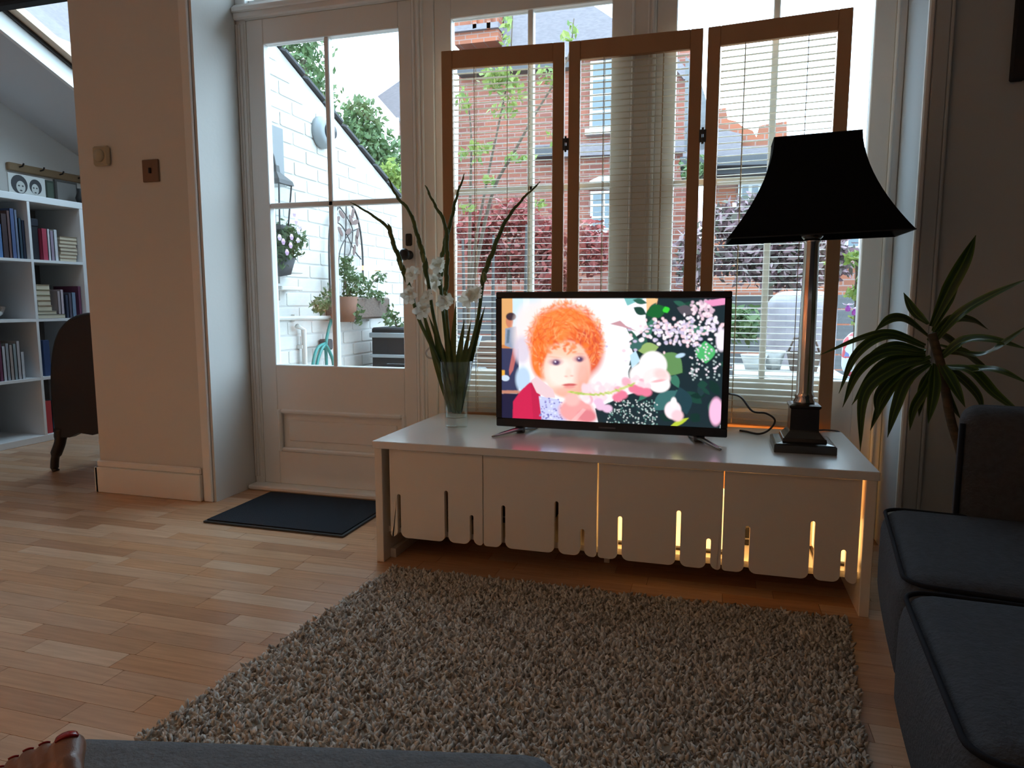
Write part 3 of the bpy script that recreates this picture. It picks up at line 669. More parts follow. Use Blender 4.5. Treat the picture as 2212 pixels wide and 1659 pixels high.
# spray of pink blossom
for i in range(70):
    f = prr.random(); x = 850+600*f; yv = 960-130*f+prr.uniform(-60, 60)
    zell(x, yv, prr.uniform(22, 48), prr.uniform(18, 40), prr.choice([(255, 215, 225), (255, 240, 242), (245, 170, 190), (255, 225, 230)]), .5, prr.uniform(0, PI), .9)
for x, yv in ((1170, 980), (1210, 955), (1310, 900), (1360, 920), (1420, 930)): zell(x, yv, 48, 38, (235, 125, 155), .4)
for x, yv in ((1020, 1060), (1080, 1080), (1000, 1020)): zell(x, yv, 45, 36, (235, 195, 225), .4)
for i in range(26): f = i/25; zell(740+560*f, 930+60*math.sin(f*3)-80*f, 26, 9, prr.choice([(170, 200, 80), (200, 215, 120)]), .6, prr.uniform(-.6, .6), .8)
zpoly([(1090, 325), (1180, 295), (1230, 340), (1340, 395), (1200, 350)], (200, 150, 160)); zell(1700, 600, 40, 18, (190, 220, 245), .4, -.3)
me = bpy.data.meshes.new('screen_picture')
gx = np.linspace(sx0, sx1, NW+1); gz = np.linspace(sz1, sz0, NH+1)
GXm, GZm = np.meshgrid(gx, gz); co = np.stack([GXm.ravel(), np.full(GXm.size, TY+.004), GZm.ravel()], 1)-np.array(tv.location)
me.vertices.add(len(co)); me.vertices.foreach_set('co', co.ravel())
ii = (np.arange(NH)[:, None]*(NW+1)+np.arange(NW)[None]).ravel(); quads = np.stack([ii, ii+NW+1, ii+NW+2, ii+1], 1)
me.loops.add(quads.size); me.loops.foreach_set('vertex_index', quads.ravel()); me.polygons.add(len(quads))
me.polygons.foreach_set('loop_start', np.arange(0, quads.size, 4)); me.polygons.foreach_set('loop_total', np.full(len(quads), 4)); me.update(calc_edges=True)
im = np.pad(img, ((0, 1), (0, 1), (0, 0)), 'edge'); im[1:-1, 1:-1] = (img[:-1, :-1]+img[1:, 1:]+img[:-1, 1:]+img[1:, :-1])/4
ca = me.color_attributes.new('picture', 'FLOAT_COLOR', 'POINT'); ca.data.foreach_set('color', np.concatenate([im, np.ones(im.shape[:2]+(1,))], 2).ravel().astype(np.float32))
sm = bpy.data.materials.new('screen_emission'); sm.use_nodes = True; t_ = sm.node_tree; b_ = t_.nodes['Principled BSDF']; at = t_.nodes.new('ShaderNodeAttribute'); at.attribute_name = 'picture'
b_.inputs['Base Color'].default_value = (.01, .01, .01, 1); b_.inputs['Roughness'].default_value = .3; t_.links.new(at.outputs['Color'], b_.inputs['Emission Color']); b_.inputs['Emission Strength'].default_value = 1.15
me.materials.append(sm); scr = bpy.data.objects.new('screen', me); C.objects.link(scr); scr.parent = tv
scr['label'] = 'lit screen showing a red haired child among pink and white flowers'

# ================================================================== BLIND SCREENS (three hinged pine frames with venetian slats)
SH = 1.795
J = [Vector((-1.045, 2.602, 0)), Vector((-.556, 2.640, 0)), Vector((-.063, 2.645, 0)), Vector((.408, 2.600, 0))]
slat_me = {}
scr_root = thing('folding_screen', 'three panel pine framed slatted folding screen standing behind the bench', 'screen', (-.32, 2.62, 0))
for k in range(3):
    A, B_ = J[k], J[k+1]; d = (B_-A); L = d.length-.017; an = math.atan2(d.y, d.x); mid = (A+B_)/2
    st = .043; tr = .066; h2 = L/2
    fm = MB()
    for a, b2 in (((-h2, -.011, 0), (-h2+st, .011, SH)), ((h2-st, -.011, 0), (h2, .011, SH)), ((-h2+st, -.0105, SH-tr), (h2-st, .0105, SH)), ((-h2+st, -.0105, .30), (h2-st, .0105, .405)), ((-h2+st, -.0105, .02), (h2-st, .0105, .09))): fm.box(a, b2, bev=.002)
    o = fm.build('panel_frame', M['pine']); o.parent = scr_root; o.location = mid-Vector((-.32, 2.62, 0)); o.rotation_euler = (0, 0, an)
    R = Matrix.Translation(mid) @ Matrix.Rotation(an, 4, 'Z')
    MB().box((-h2+st, -.004, .09), (h2-st, .004, .30), M4=R, bev=.001).build('lower_panel', M['pine'], o)
    wI = L-2*st-.006
    if 'm' not in slat_me:
        prof = [(-.0115, -.0012), (-.006, .0004), (0, .0012), (.006, .0004), (.0115, -.0012), (.006, -.0008), (0, -.0001), (-.006, -.0008)]
        q = MB().prism(prof, 'x', -.5, .5).build('slat', M['slat']); slat_me['m'] = q.data; bpy.data.objects.remove(q)
    z = .425; n = 0
    while z < SH-tr-.012:
        place(slat_me['m'], 'slat', (0, rr.uniform(-.0006, .0006), z), (wI, 1, 1), o, (math.radians(4)+rr.uniform(-.03, .03), rr.uniform(-.0012, .0012), 0)); z += .0222
    for q in (-wI*.28, wI*.27):
        MB().box((q-.0012, -.0135, .41), (q+.0012, -.0125, SH-tr), M4=R).box((q-.0012, .0125, .41), (q+.0012, .0135, SH-tr), M4=R).build('ladder_cord', M['cord'], o)
    if k == 0: MB().tube([R @ Vector((wI*.06, -.016, SH-tr)), R @ Vector((wI*.055, -.016, .95)), R @ Vector((wI*.06, -.016, .62))], .0011, 6).lathe([(0, 0), (.005, .004), (.003, .02), (0, .022)], R @ Vector((wI*.06, -.016, .60)), 10).build('pull_cord', M['cord'], o)
for k in (1, 2):
    hz = 1.43; p = J[k]
    hg = MB().tube([(p.x, p.y-.016, hz-.028), (p.x, p.y-.016, hz-.006)], .004, 8).tube([(p.x, p.y-.016, hz+.006), (p.x, p.y-.016, hz+.028)], .004, 8).tube([(p.x, p.y-.016, hz-.007), (p.x, p.y-.016, hz+.007)], .002, 6).build('hinge', M['iron'], scr_root)
    hg['label'] = ('black hinge joining the left and middle panels', 'black hinge joining the middle and right panels')[k-1]
    MB().box((p.x-.012, p.y-.0150, hz-.022), (p.x-.003, p.y-.012, hz+.022), bev=.001).build('hinge_leaf', M['iron'], hg)
    MB().box((p.x+.003, p.y-.0150, hz-.022), (p.x+.012, p.y-.012, hz+.022), bev=.001).build('hinge_leaf', M['iron'], hg)

# ================================================================== TABLE LAMP
LX, LY = .268, 2.25
lp = thing('table_lamp', 'tall silver column table lamp with a flared black shade, on the bench', 'lamp', (LX, LY, BT))
MB().frust(LX, LY, [(BT, .086, .086), (BT+.022, .086, .086), (BT+.026, .080, .080), (BT+.030, .062, .062), (BT+.040, .060, .060)]).build('base', M['silverd'], lp)
MB().frust(LX, LY, [(BT+.036, .060, .060), (BT+.046, .052, .052), (BT+.058, .042, .042), (BT+.062, .0405, .0405), (BT+.126, .0395, .0395), (BT+.130, .044, .044), (BT+.136, .044, .044), (BT+.140, .036, .036)]).build('plinth', M['silverd'], lp)
mb = MB(); n = 36; prof = [(.030, .140), (.032, .146), (.026, .156), (.029, .162), (.0245, .172), (.0235, .40), (.021, .615), (.025, .622), (.022, .628)]
vs = []
for r, z in prof:
    for j in range(n):
        a = 2*PI*j/n; rr_ = r*(1-.07*(j % 3 == 0)*(0.17 < z < .62)); vs.append((LX+rr_*math.cos(a), LY+rr_*math.sin(a), BT+z))
mb.add(vs, [(i*n+j, i*n+(j+1) % n, (i+1)*n+(j+1) % n, (i+1)*n+j) for i in range(len(prof)-1) for j in range(n)]); mb.build('column', M['silver'], lp, smooth=True)
MB().lathe([(.022, .625), (.030, .635), (.030, .645), (.016, .655), (.016, .70), (.0, .70)], (LX, LY, BT), 20).tube([(LX, LY, BT+.69), (LX, LY, 1.300)], .004, 8).build('bulb_holder', M['silverd'], lp, smooth=True)
def shade_sheet(off):
    lv = []
    for i in range(13):
        t = i/12; zz = 1.036+(1.318-1.036)*t
        f = (1-t)**1.75
        lv.append((zz, .115+(.243-.115)*f-off, .062+(.115-.062)*f-off))
    return lv
vs = []; fs = []
for off in (0, .003):
    for z, a, b2 in shade_sheet(off): vs += [(LX-a, LY-b2, z), (LX+a, LY-b2, z), (LX+a, LY+b2, z), (LX-a, LY+b2, z)]
n1 = 13*4
for base in (0, n1):
    for i in range(12):
        for j in range(4): fs.append((base+i*4+j, base+i*4+(j+1) % 4, base+(i+1)*4+(j+1) % 4, base+(i+1)*4+j))
for j in range(4):
    fs.append((j, (j+1) % 4, n1+(j+1) % 4, n1+j)); fs.append((48+j, 48+(j+1) % 4, n1+48+(j+1) % 4, n1+48+j))
# the shade is canted a little on its holder
tiltM = Matrix.Translation((LX, LY, 1.1)) @ Matrix.Rotation(math.radians(-1.6), 4, 'Y') @ Matrix.Rotation(math.radians(0), 4, 'Z') @ Matrix.Translation((-LX, -LY, -1.1))
mb = MB().add([tiltM @ Vector(v) for v in vs], fs); mb.build('lamp_shade', M['shade'], lp)
mb = MB()
for t_i, r_ in ((0, .002), (12, .0018)):
    z, a, b2 = shade_sheet(0)[t_i]; q = [tiltM @ Vector(p) for p in ((LX-a, LY-b2, z), (LX+a, LY-b2, z), (LX+a, LY+b2, z), (LX-a, LY+b2, z), (LX-a, LY-b2, z))]
    MB().tube(q, r_, 6).build('shade_trim', M['blackmat'], lp)

# television cable looping down behind
cb = MB().tube(catmull([PY(1572, 850, 2.32), PY(1600, 858, 2.38), PY(1625, 888, 2.44), PY(1655, 893, 2.46), PY(1674, 908, 2.46), PY(1662, 928, 2.45), PZ(1640, 937, BT+.004), PZ(1612, 932, BT+.004), PZ(1598, 930, BT+.004)], 6), .0034, 8)
tag(cb.build('television_cable', M['cable'], smooth=True), 'dark cable looping down beside the television onto the bench', 'cable')
cb = MB().tube(catmull([Vector((LX+.03, LY+.083, BT+.012)), Vector((LX+.09, LY+.16, BT+.004)), Vector((LX+.02, LY+.24, BT+.004)), Vector((LX+.12, LY+.31, BT+.006)), Vector((LX+.17, LY+.326, BT-.02)), Vector((LX+.18, LY+.335, .25))], 6), .003, 8)
tag(cb.build('lamp_cord', M['cable'], smooth=True), 'thin cord running from the lamp base over the back of the bench', 'cord')

# ================================================================== RUG, DOORMAT
RC = [(-.955, 1.930), (.365, 1.938), (.225, .66), (-1.08, .66)]
rug = thing('rug', 'large shaggy grey beige rug on the floor in front of the bench', 'rug', (-.4, 1.0, 0))
def rp(a, b2):      # bilinear in the rug quad
    p = [Vector((*q, 0)) for q in RC]; return (p[3].lerp(p[2], a)).lerp(p[0].lerp(p[1], a), b2)
MB().prism([tuple(rp(*q)[:2]) for q in ((.006, .006), (.994, .006), (.994, .994), (.006, .994))], 'z', .001, .009).build('backing', M['rug'], rug)
N = 34000; A = rng.random(N); Bq = rng.random(N)
P3 = np.array([[p[0], p[1]] for p in RC]); bas = (P3[3]*(1-A[:, None])+P3[2]*A[:, None])*(1-Bq[:, None])+(P3[0]*(1-A[:, None])+P3[1]*A[:, None])*Bq[:, None]
hgt = rng.uniform(.012, .024, N); rad = rng.uniform(.0035, .0065, N); th = rng.uniform(0, 2*PI, N); ln = rng.uniform(.004, .013, N); ld = rng.uniform(0, 2*PI, N)
vv = np.zeros((N, 7, 3))
for j in range(3):
    a = th+j*2*PI/3
    vv[:, j, 0] = bas[:, 0]+rad*np.cos(a); vv[:, j, 1] = bas[:, 1]+rad*np.sin(a); vv[:, j, 2] = .007
    vv[:, 3+j, 0] = bas[:, 0]+ln*.5*np.cos(ld)+rad*.9*np.cos(a); vv[:, 3+j, 1] = bas[:, 1]+ln*.5*np.sin(ld)+rad*.9*np.sin(a); vv[:, 3+j, 2] = hgt*.75
vv[:, 6, 0] = bas[:, 0]+ln*np.cos(ld); vv[:, 6, 1] = bas[:, 1]+ln*np.sin(ld); vv[:, 6, 2] = hgt
co = vv.reshape(-1, 3)-np.array([-.4, 1.0, 0]); b0 = (np.arange(N)*7)[:, None]
tri = np.concatenate([b0+np.array([[3, 4, 6]]), b0+np.array([[4, 5, 6]]), b0+np.array([[5, 3, 6]])], 0)
quad = np.concatenate([b0+np.array([[0, 1, 4, 3]]), b0+np.array([[1, 2, 5, 4]]), b0+np.array([[2, 0, 3, 5]])], 0)
me = bpy.data.meshes.new('pile'); me.vertices.add(len(co)); me.vertices.foreach_set('co', co.ravel())
li = np.concatenate([tri.ravel(), quad.ravel()]); me.loops.add(len(li)); me.loops.foreach_set('vertex_index', li)
ls = np.concatenate([np.arange(len(tri))*3, len(tri)*3+np.arange(len(quad))*4]); lt = np.concatenate([np.full(len(tri), 3), np.full(len(quad), 4)])
me.polygons.add(len(ls)); me.polygons.foreach_set('loop_start', ls); me.polygons.foreach_set('loop_total', lt); me.update(calc_edges=True); me.materials.append(M['pile'])
o = bpy.data.objects.new('pile', me); C.objects.link(o); o.parent = rug; o['kind'] = 'stuff'

dm = thing('doormat', 'dark blue grey doormat in front of the white garden door', 'doormat', (-1.57, 2.37, 0))
MB().prism([(-1.868, 2.160), (-1.262, 2.155), (-1.262, 2.585), (-1.872, 2.588)], 'z', .001, .008).build('rubber_edge', M['matedge'], dm)
MB().prism([(-1.858, 2.170), (-1.272, 2.165), (-1.272, 2.575), (-1.862, 2.578)], 'z', .006, .013).build('carpet_top', M['mat'], dm)

# ================================================================== SOFA (right) AND OTTOMAN (front)
sofa = thing('sofa', 'dark grey blue fabric sofa along the right side with piped seat cushions', 'sofa', (.9, .8, 0))
sm_ = dict(smooth=True)
MB().soft(.87, .38, .18, .475, 1.05, .095, .05, 6, 0, Matrix.Translation((.87,.38,0)) @ Matrix.Rotation(math.radians(-4),4,'Z') @ Matrix.Translation((-.87,-.38,0))).build('base', M['sofa'], sofa, **sm_)
for (fx_, fy) in ((.54, 1.30), (.42, -.55), (1.28, 1.3), (1.2, -.6)):
    MB().lathe([(.018, 0), (.026, .085)], (fx_, fy, 0), 14).build('foot', M['darkwood'], sofa)
def cushion(cx, cy, hx, hy, cz, hz, rz=0, puff=.016):
    Mx = Matrix.Translation((cx, cy, cz)) @ Matrix.Rotation(rz, 4, 'Z')
    c = MB().soft(0, 0, 0, hx, hy, hz, .038, 8, puff, Mx).build('seat_cushion', M['sofa'], sofa, smooth=True)
    for sg in (1,):
        z = sg*(hz-.007); r = .04; ins = .004
        P = []
        for (qx, qy, a0) in ((hx-r, hy-r, 0), (-hx+r, hy-r, PI/2), (-hx+r, -hy+r, PI), (hx-r, -hy+r, 1.5*PI)):
            for i in range(7): a = a0+i*PI/12; P.append(Mx @ Vector((qx+(r-ins)*math.cos(a), qy+(r-ins)*math.sin(a), z)))
        P.append(P[0]); MB().tube(P, .0036, 8).build('piping', M['piping'], c, smooth=True)
cushion(.772, 1.222, .475, .208, .358, .092, math.radians(-8), .012)
cushion(.748, .815, .505, .200, .358, .094, math.radians(-5), .014)
cushion(.725, .415, .505, .195, .358, .094, math.radians(-3))
cushion(.735, .015, .505, .198, .358, .094)
Ma = Matrix.Translation((.452, 1.472, 0)) @ Matrix.Rotation(math.radians(-14), 4, 'Z')
MB().soft(.42, .05, .388, .42, .052, .262, .032, 8, .004, Ma).build('arm', M['sofa'], sofa, smooth=True)
MB().tube([Ma @ Vector((.002, .008, z)) for z in (.16, .3, .45, .62)], .0045, 8).build('arm_piping', M['piping'], sofa, smooth=True)
MB().soft(1.28, .35, .46, .11, 1.12, .36, .07, 8, .01).build('backrest', M['sofa'], sofa, smooth=True)

ot = thing('ottoman', 'grey fabric ottoman at the bottom edge, nearest the camera', 'ottoman', (-.33, .25, 0))
Mo = Matrix.Translation((-.318, .300, 0)) @ Matrix.Rotation(math.radians(13), 4, 'Z')
MB().soft(0, -.02, .233, .262, .30, .187, .042, 8, .006, Mo).build('seat', M['otto'], ot, smooth=True)
r = .06; P = []
for (qx, qy, a0) in ((.262-r, .28-r, 0), (-.262+r, .28-r, PI/2), (-.262+r, -.32+r, PI), (.262-r, -.32+r, 1.5*PI)):
    for i in range(7): a = a0+i*PI/12; P.append(Mo @ Vector((qx+(r-.010)*math.cos(a), qy+(r-.010)*math.sin(a), .402)))
P.append(P[0]); MB().tube(P, .004, 8).build('piping', M['piping'], ot, smooth=True)
for a, b2 in ((-.2, .22), (.2, .22), (-.2, -.24), (.2, -.24)):
    q = Mo @ Vector((a, b2, 0)); MB().lathe([(.017, 0), (.024, .055)], (q.x, q.y, 0), 12).build('foot', M['darkwood'], ot)

# ================================================================== FOOT WITH RED NAILS (bottom left)
def capsules(segs, voxel, name, m, parent):
    mb = MB()
    for p0, p1, r0, r1, fl_ in segs:
        p0, p1 = Vector(p0), Vector(p1); k = 7; pts = []; rs = []
        d = (p1-p0).normalized()
        for i in range(1, 5): a = i/4*PI/2; pts.append(p0-d*r0*math.cos(a)); rs.append(r0*math.sin(a))
        for i in range(1, k): f = i/k; pts.append(p0.lerp(p1, f)); rs.append(r0+(r1-r0)*f)
        for i in range(0, 4): a = i/4*PI/2; pts.append(p1+d*r1*math.sin(a)); rs.append(r1*math.cos(a))
        mb.tube(pts, [max(q, .0004) for q in rs], 14, flat=fl_)
    o = mb.build(name, m, parent, smooth=True)
    md = o.modifiers.new('r', 'REMESH'); md.mode = 'VOXEL'; md.voxel_size = voxel; md.use_smooth_shade = True
    s_ = o.modifiers.new('s', 'SMOOTH'); s_.iterations = 2; s_.factor = .5
    dg = bpy.context.evaluated_depsgraph_get(); me2 = bpy.data.meshes.new_from_object(o.evaluated_get(dg)); o.modifiers.clear(); o.data = me2; me2.polygons.foreach_set('use_smooth', [True]*len(me2.polygons)); return o
pz = .52
tips = [PZ(146, 1604, pz), PZ(97, 1612, pz-.004), PZ(62, 1625, pz-.008), PZ(30, 1641, pz-.014), PZ(0, 1662, pz-.022)]
ball = PZ(120, 1790, .485); heel = Vector((-.40, .16, .452))
ax = (tips[0]-PZ(140, 1740, .50)).normalized()
tr_ = [.0118, .0070, .0066, .0062, .0056]
roots = [PZ(150, 1760, .497), PZ(100, 1760, .498), PZ(66, 1764, .496), PZ(34, 1772, .49), PZ(4, 1784, .484)]
person = thing('person', 'bare foot with red painted toenails, at the bottom left corner', 'person', (heel.x, heel.y, .43))
segs = []
for i in range(5):
    mid_ = tips[i].lerp(roots[i], .45)+Vector((0, 0, .005)); tp = tips[i].lerp(roots[i], .10)
    segs.append((tp, mid_, tr_[i]*1.05, tr_[i]*.86, .9)); segs.append((mid_, roots[i], tr_[i]*.86, tr_[i]*1.05, 1))
    segs.append((roots[i], heel.lerp(roots[i], .45)+Vector((0, 0, .02-.004*i)), tr_[i]*1.1, .019, 1))
for i in range(4): segs.append((roots[i], roots[i+1], .0125, .0115, 1))
mid1 = heel.lerp(roots[0], .45)+Vector((0, 0, .022)); mid5 = heel.lerp(roots[4], .45)+Vector((0, 0, .008))
segs += [(mid1, mid5, .022, .018, 1), (mid1, heel+Vector((0, 0, .03)), .026, .030, 1), (mid5, heel+Vector((0, 0, .01)), .022, .026, 1), (heel, heel+Vector((.005, -.02, .005)), .027, .026, 1),
         (heel+Vector((.0, .0, .04)), heel+Vector((.10, -.20, .10)), .034, .040, 1), (heel+Vector((.10, -.20, .10)), heel+Vector((.16, -.34, .11)), .040, .050, 1)]
body = capsules(segs, .0017, 'body', M['skin'], person)
for i in range(5):
    d = (tips[i]-roots[i]).normalized(); side = d.cross(Vector((0, 0, 1))).normalized(); upv = side.cross(d).normalized()
    r = tr_[i]*1.0; vs = []; fs = []; nu, nv = 8, 6
    for a in range(nu+1):
        for b2 in range(nv+1):
            ang_ = (a/nu-.5)*1.35; x_ = (-.35 if i == 0 else -.15)*r+(1.15 if i == 0 else .95)*r*(b2/nv)*(1-.10*abs(a/nu-.5)*2)
            R_ = .97*math.sqrt(max(r*r-max(x_, 0)**2*.85, 1e-9))
            tgt = wmat(person).inverted() @ (tips[i]+d*x_+side*math.sin(ang_)*R_+upv*(math.cos(ang_)*R_*.96))
            ok_, hit, nrm, _ = body.closest_point_on_mesh(tgt)
            vs.append(wmat(person) @ (hit+nrm*.0006))
    for a in range(nu):
        for b2 in range(nv): fs.append((a*(nv+1)+b2, a*(nv+1)+b2+1, (a+1)*(nv+1)+b2+1, (a+1)*(nv+1)+b2))
    nl = MB().add(vs, fs).build('toenail', M['nail'], person, smooth=True); sd = nl.modifiers.new('t', 'SOLIDIFY'); sd.thickness = .0014; sd.offset = 0

# ================================================================== VASE WITH GLADIOLI
VX, VY = -.876, 2.300
vase = thing('vase', 'tall clear glass vase on the left end of the bench', 'vase', (VX, VY, BT))
MB().lathe([(0, 0), (.040, 0), (.0405, .01), (.0455, .12), (.060, .236), (.0575, .236), (.043, .12), (.037, .034), (0, .030)], (VX, VY, BT+.0005), 40).build('glass_body', M['glassv'], vase, smooth=True)
STM = [
 ([(757, 437), (800, 462), (838, 492), (848, 520), (868, 575), (885, 620), (905, 690), (950, 790), (972, 890)], 2.22),
 ([(838, 385), (858, 425), (886, 460), (905, 520), (916, 560), (925, 610), (938, 690), (962, 790), (980, 892)], 2.26),
 ([(918, 400), (938, 440), (962, 488), (966, 560), (963, 640), (968, 720), (975, 800), (985, 893)], 2.30),
 ([(1003, 375), (985, 430), (974, 478), (958, 540), (952, 610), (960, 700), (972, 800), (990, 890)], 2.34),
 ([(1167, 392), (1120, 440), (1088, 486), (1062, 550), (1045, 600), (1032, 690), (1008, 790), (992, 893)], 2.30)]
glab = ['gladiolus stem leaning furthest left, with white blooms', 'thick gladiolus stem leaning left, with white blooms at its middle', 'upright gladiolus stem with its tip bent left', 'upright gladiolus stem with its tip bent right', 'gladiolus stem leaning right across the left screen panel']
fl_at = [[5, 6], [4.6, 5.3], [4.2, 4.8], [3.9], [4.6, 5.2]]
# blooms at given pixels per stem
bloom_px = [[(893, 598), (883, 640)], [(925, 645), (912, 672)], [(962, 655)], [(948, 575), (940, 610)], [(1030, 640), (1012, 648)]]
def bloom(mb, c, r, dirv):
    dirv = dirv.normalized(); a = dirv.cross(Vector((0, 0, 1))); a = a.normalized() if a.length > .01 else Vector((1, 0, 0)); b_ = a.cross(dirv)
    for k in range(6):
        t = 2*PI*k/6+rr.uniform(-.2, .2); o1 = a*math.cos(t)+b_*math.sin(t); r_ = r*rr.uniform(.85, 1.15)
        tipp = c+dirv*r_*.55+o1*r_; midp = c+dirv*r_*.6+o1*r_*.5; sd_ = dirv.cross(o1).normalized()*r_*.42
        n0 = len(mb.v); mb.v += [tuple(c), tuple(midp-sd_), tuple(midp+sd_*.0+dirv*(-r_*.08)), tuple(midp+sd_), tuple(tipp-sd_*.45-dirv*r_*.12), tuple(tipp), tuple(tipp+sd_*.45-dirv*r_*.12)]
        mb.f += [(n0, n0+1, n0+2), (n0, n0+2, n0+3), (n0+1, n0+4, n0+5, n0+2), (n0+2, n0+5, n0+6, n0+3)]
for k, (px, yy) in enumerate(STM):
    n_ = len(px)
    pts = []
    for i, (u, v) in enumerate(px):
        f = min(1, max(0, (v-560)/230.)); Yp = yy*(1-f)+VY*f+(k-2)*.004
        pts.append(PY(u, v, Yp))
    g = thing('gladiolus', glab[k], 'flower', pts[-1], 0, 'gladioli in the glass vase')
    sp_ = catmull(pts, 6); rs = [.0014+.0052*min(1, i/14) for i in range(len(sp_))]
    MB().tube(sp_, rs, 8).build('stem', M['stem'], g, smooth=True)
    bud = MB()
    for i in range(2, int(len(sp_)*.62), 1):
        d = (sp_[i-1]-sp_[i+1]).normalized(); s2 = Vector((1, 0, 0)) if (i//2) % 2 else Vector((-1, 0, 0)); sc_ = .5+i/len(sp_)*1.4
        c0 = sp_[i]; L_ = .020*sc_+.006
        bud.tube([c0-d*L_*.4, c0+s2*.003*sc_+d*L_*.2, c0+s2*.0045*sc_+d*L_*.8, c0+s2*.002*sc_+d*L_*1.3], [.002, .0052*sc_, .0046*sc_, .001], 7)
    bud.build('bud_row', M['stem'], g, smooth=True)['kind'] = 'stuff'
    for (u, v) in bloom_px[k]:
        pb = MB(); c0 = PY(u, v, yy-.01); bloom(pb, c0, .030, Vector((rr.uniform(-.5, .5), -1, rr.uniform(-.2, .5)))); bloom(pb, c0+Vector((.006, .004, .010)), .025, Vector((rr.uniform(-.8, .8), -.8, .6)))
        pb.build('bloom', M['petal'], g, smooth=True)
    fr_ = MB()
    for (u, v) in [(px[4][0]+rr.uniform(-4, 4), px[4][1]+10)]:
        c0 = PY(u, v, yy-.004); fr_.tube([c0, c0+Vector((.003, -.004, .012)), c0+Vector((.002, -.006, .028)), c0+Vector((0, -.006, .036))], [.003, .008, .007, .001], 8)
    fr_.build('opening_bud', M['bud'], g, smooth=True)
    # sword leaves
    LF = [[(975, 890), (945, 790), (908, 650)], [(985, 890), (965, 790), (925, 680)], [(985, 890), (978, 780), (985, 650)], [(985, 890), (990, 790), (1003, 690)], [(992, 890), (1012, 790), (1048, 660)]][k]
    MB().blade([PY(u, v, VY-.01+.006*k) for u, v in LF], .026, up=(0, -1, 0), fold=.1, basew=.8, tipw=.05).build('leaf', M['stem'], g)
    LF2 = [[(978, 888), (955, 800), (935, 700)], [(980, 888), (952, 800), (930, 740)], [(988, 888), (998, 800), (1018, 690)], [(983, 888), (970, 800), (965, 700)], [(990, 888), (1002, 800), (1022, 730)]][k]
    MB().blade([PY(u, v, VY+.012-.005*k) for u, v in LF2], .022, up=(0, -1, 0), fold=.1, basew=.8, tipw=.05).build('leaf', M['stem'], g)

# ================================================================== STRIPED PLANT (right)
PX0, PY0 = .625, 2.02
pt = thing('potted_plant', 'tall houseplant with long striped arching leaves, between bench and sofa', 'plant', (PX0, PY0, 0))
MB().lathe([(.085, 0), (.095, .01), (.125, .23), (.130, .235), (.130, .26), (.120, .26), (.113, .22), (0, .215)], (PX0, PY0, 0), 28).build('pot', M['grey'], pt, smooth=True)
stx = [Vector((PX0, PY0, .21)), Vector((PX0+.01, PY0, .40)), PY(2052, 900, 2.0), PY(2035, 800, 2.0), PY(2012, 720, 2.0)]
MB().tube(catmull(stx, 6), .011, 10).build('stem', mat('plant_stem', (.10, .075, .045), .8, noise=(40, (.06, .05, .03), (1, 1, 3))), pt, smooth=True)
LEAVES = [  # base, control points and tip, depth of base and of tip, width
 ([(2012, 705), (2050, 625), (2085, 560), (2108, 508)], 2.0, 1.94, .036), ([(2022, 735), (2070, 680), (2135, 640), (2225, 600)], 2.0, 1.86, .026),
 ([(2005, 700), (1975, 672), (1952, 632)], 2.0, 2.06, .030), ([(2005, 725), (1960, 690), (1925, 688), (1890, 715)], 2.0, 1.9, .030),
 ([(2000, 745), (1930, 718), (1865, 728), (1768, 768)], 2.0, 1.98, .020), ([(1998, 750), (1915, 725), (1850, 765), (1812, 850)], 2.0, 1.88, .026),
 ([(2000, 765), (1915, 760), (1855, 800), (1820, 880)], 2.0, 1.92, .030), ([(2000, 775), (1930, 795), (1868, 850), (1858, 975)], 2.0, 1.84, .034),
 ([(2010, 785), (1960, 820), (1935, 880), (1917, 945)], 2.0, 1.90, .030), ([(2000, 770), (1930, 778), (1885, 810), (1840, 875)], 2.0, 1.95, .030),
 ([(2020, 785), (2018, 840), (2005, 915)], 2.0, 1.90, .032), ([(2030, 780), (2055, 820), (2085, 880)], 2.0, 1.90, .034),
 ([(2040, 790), (2100, 800), (2150, 850), (2215, 900)], 2.0, 1.84, .034), ([(2030, 775), (2080, 735), (2140, 732), (2222, 755)], 2.0, 1.86, .032),
 ([(2025, 720), (2055, 735), (2090, 765)], 2.0, 2.08, .036), ([(2030, 745), (2110, 765), (2160, 745), (2225, 700)], 2.0, 1.84, .022),
 ([(2040, 795), (2110, 795), (2160, 800), (2225, 830)], 2.0, 1.86, .028), ([(2010, 780), (1960, 790), (1900, 850), (1895, 905)], 2.0, 1.9, .028),
 ([(2035, 800), (2045, 850), (2075, 905)], 2.0, 2.02, .030), ([(2020, 790), (1995, 840), (1985, 900)], 2.0, 2.05, .030),
 ([(2005, 735), (2055, 690), (2100, 690), (2135, 712)], 2.0, 2.12, .028), ([(2000, 755), (1960, 760), (1925, 780), (1912, 800)], 2.0, 2.12, .026), ([(2015, 715), (2040, 665), (2055, 640), (2075, 600)], 2.0, 2.05, .022),
 ([(2010, 770), (1950, 800), (1905, 870), (1880, 930)], 2.0, 1.98, .028), ([(2030, 790), (2070, 810), (2110, 850), (2125, 890)], 2.0, 1.98, .030), ([(2000, 760), (1940, 745), (1895, 760), (1850, 800)], 2.0, 2.02, .026),
 ([(2025, 760), (2080, 760), (2110, 780), (2140, 800)], 2.0, 2.08, .032), ([(2015, 790), (2005, 830), (1975, 880), (1965, 930)], 2.0, 1.94, .026)]
for L_, y0, y1, w_ in LEAVES:
    n_ = len(L_)-1
    MB().blade([PY(u, v, y0+(y1-y0)*i/n_) for i, (u, v) in enumerate(L_)], w_*.95, up=(.15, -.75, .6), fold=.14, basew=.35, tipw=.04, n=10).build('leaf', M['striped'], pt, uv=True, smooth=True)

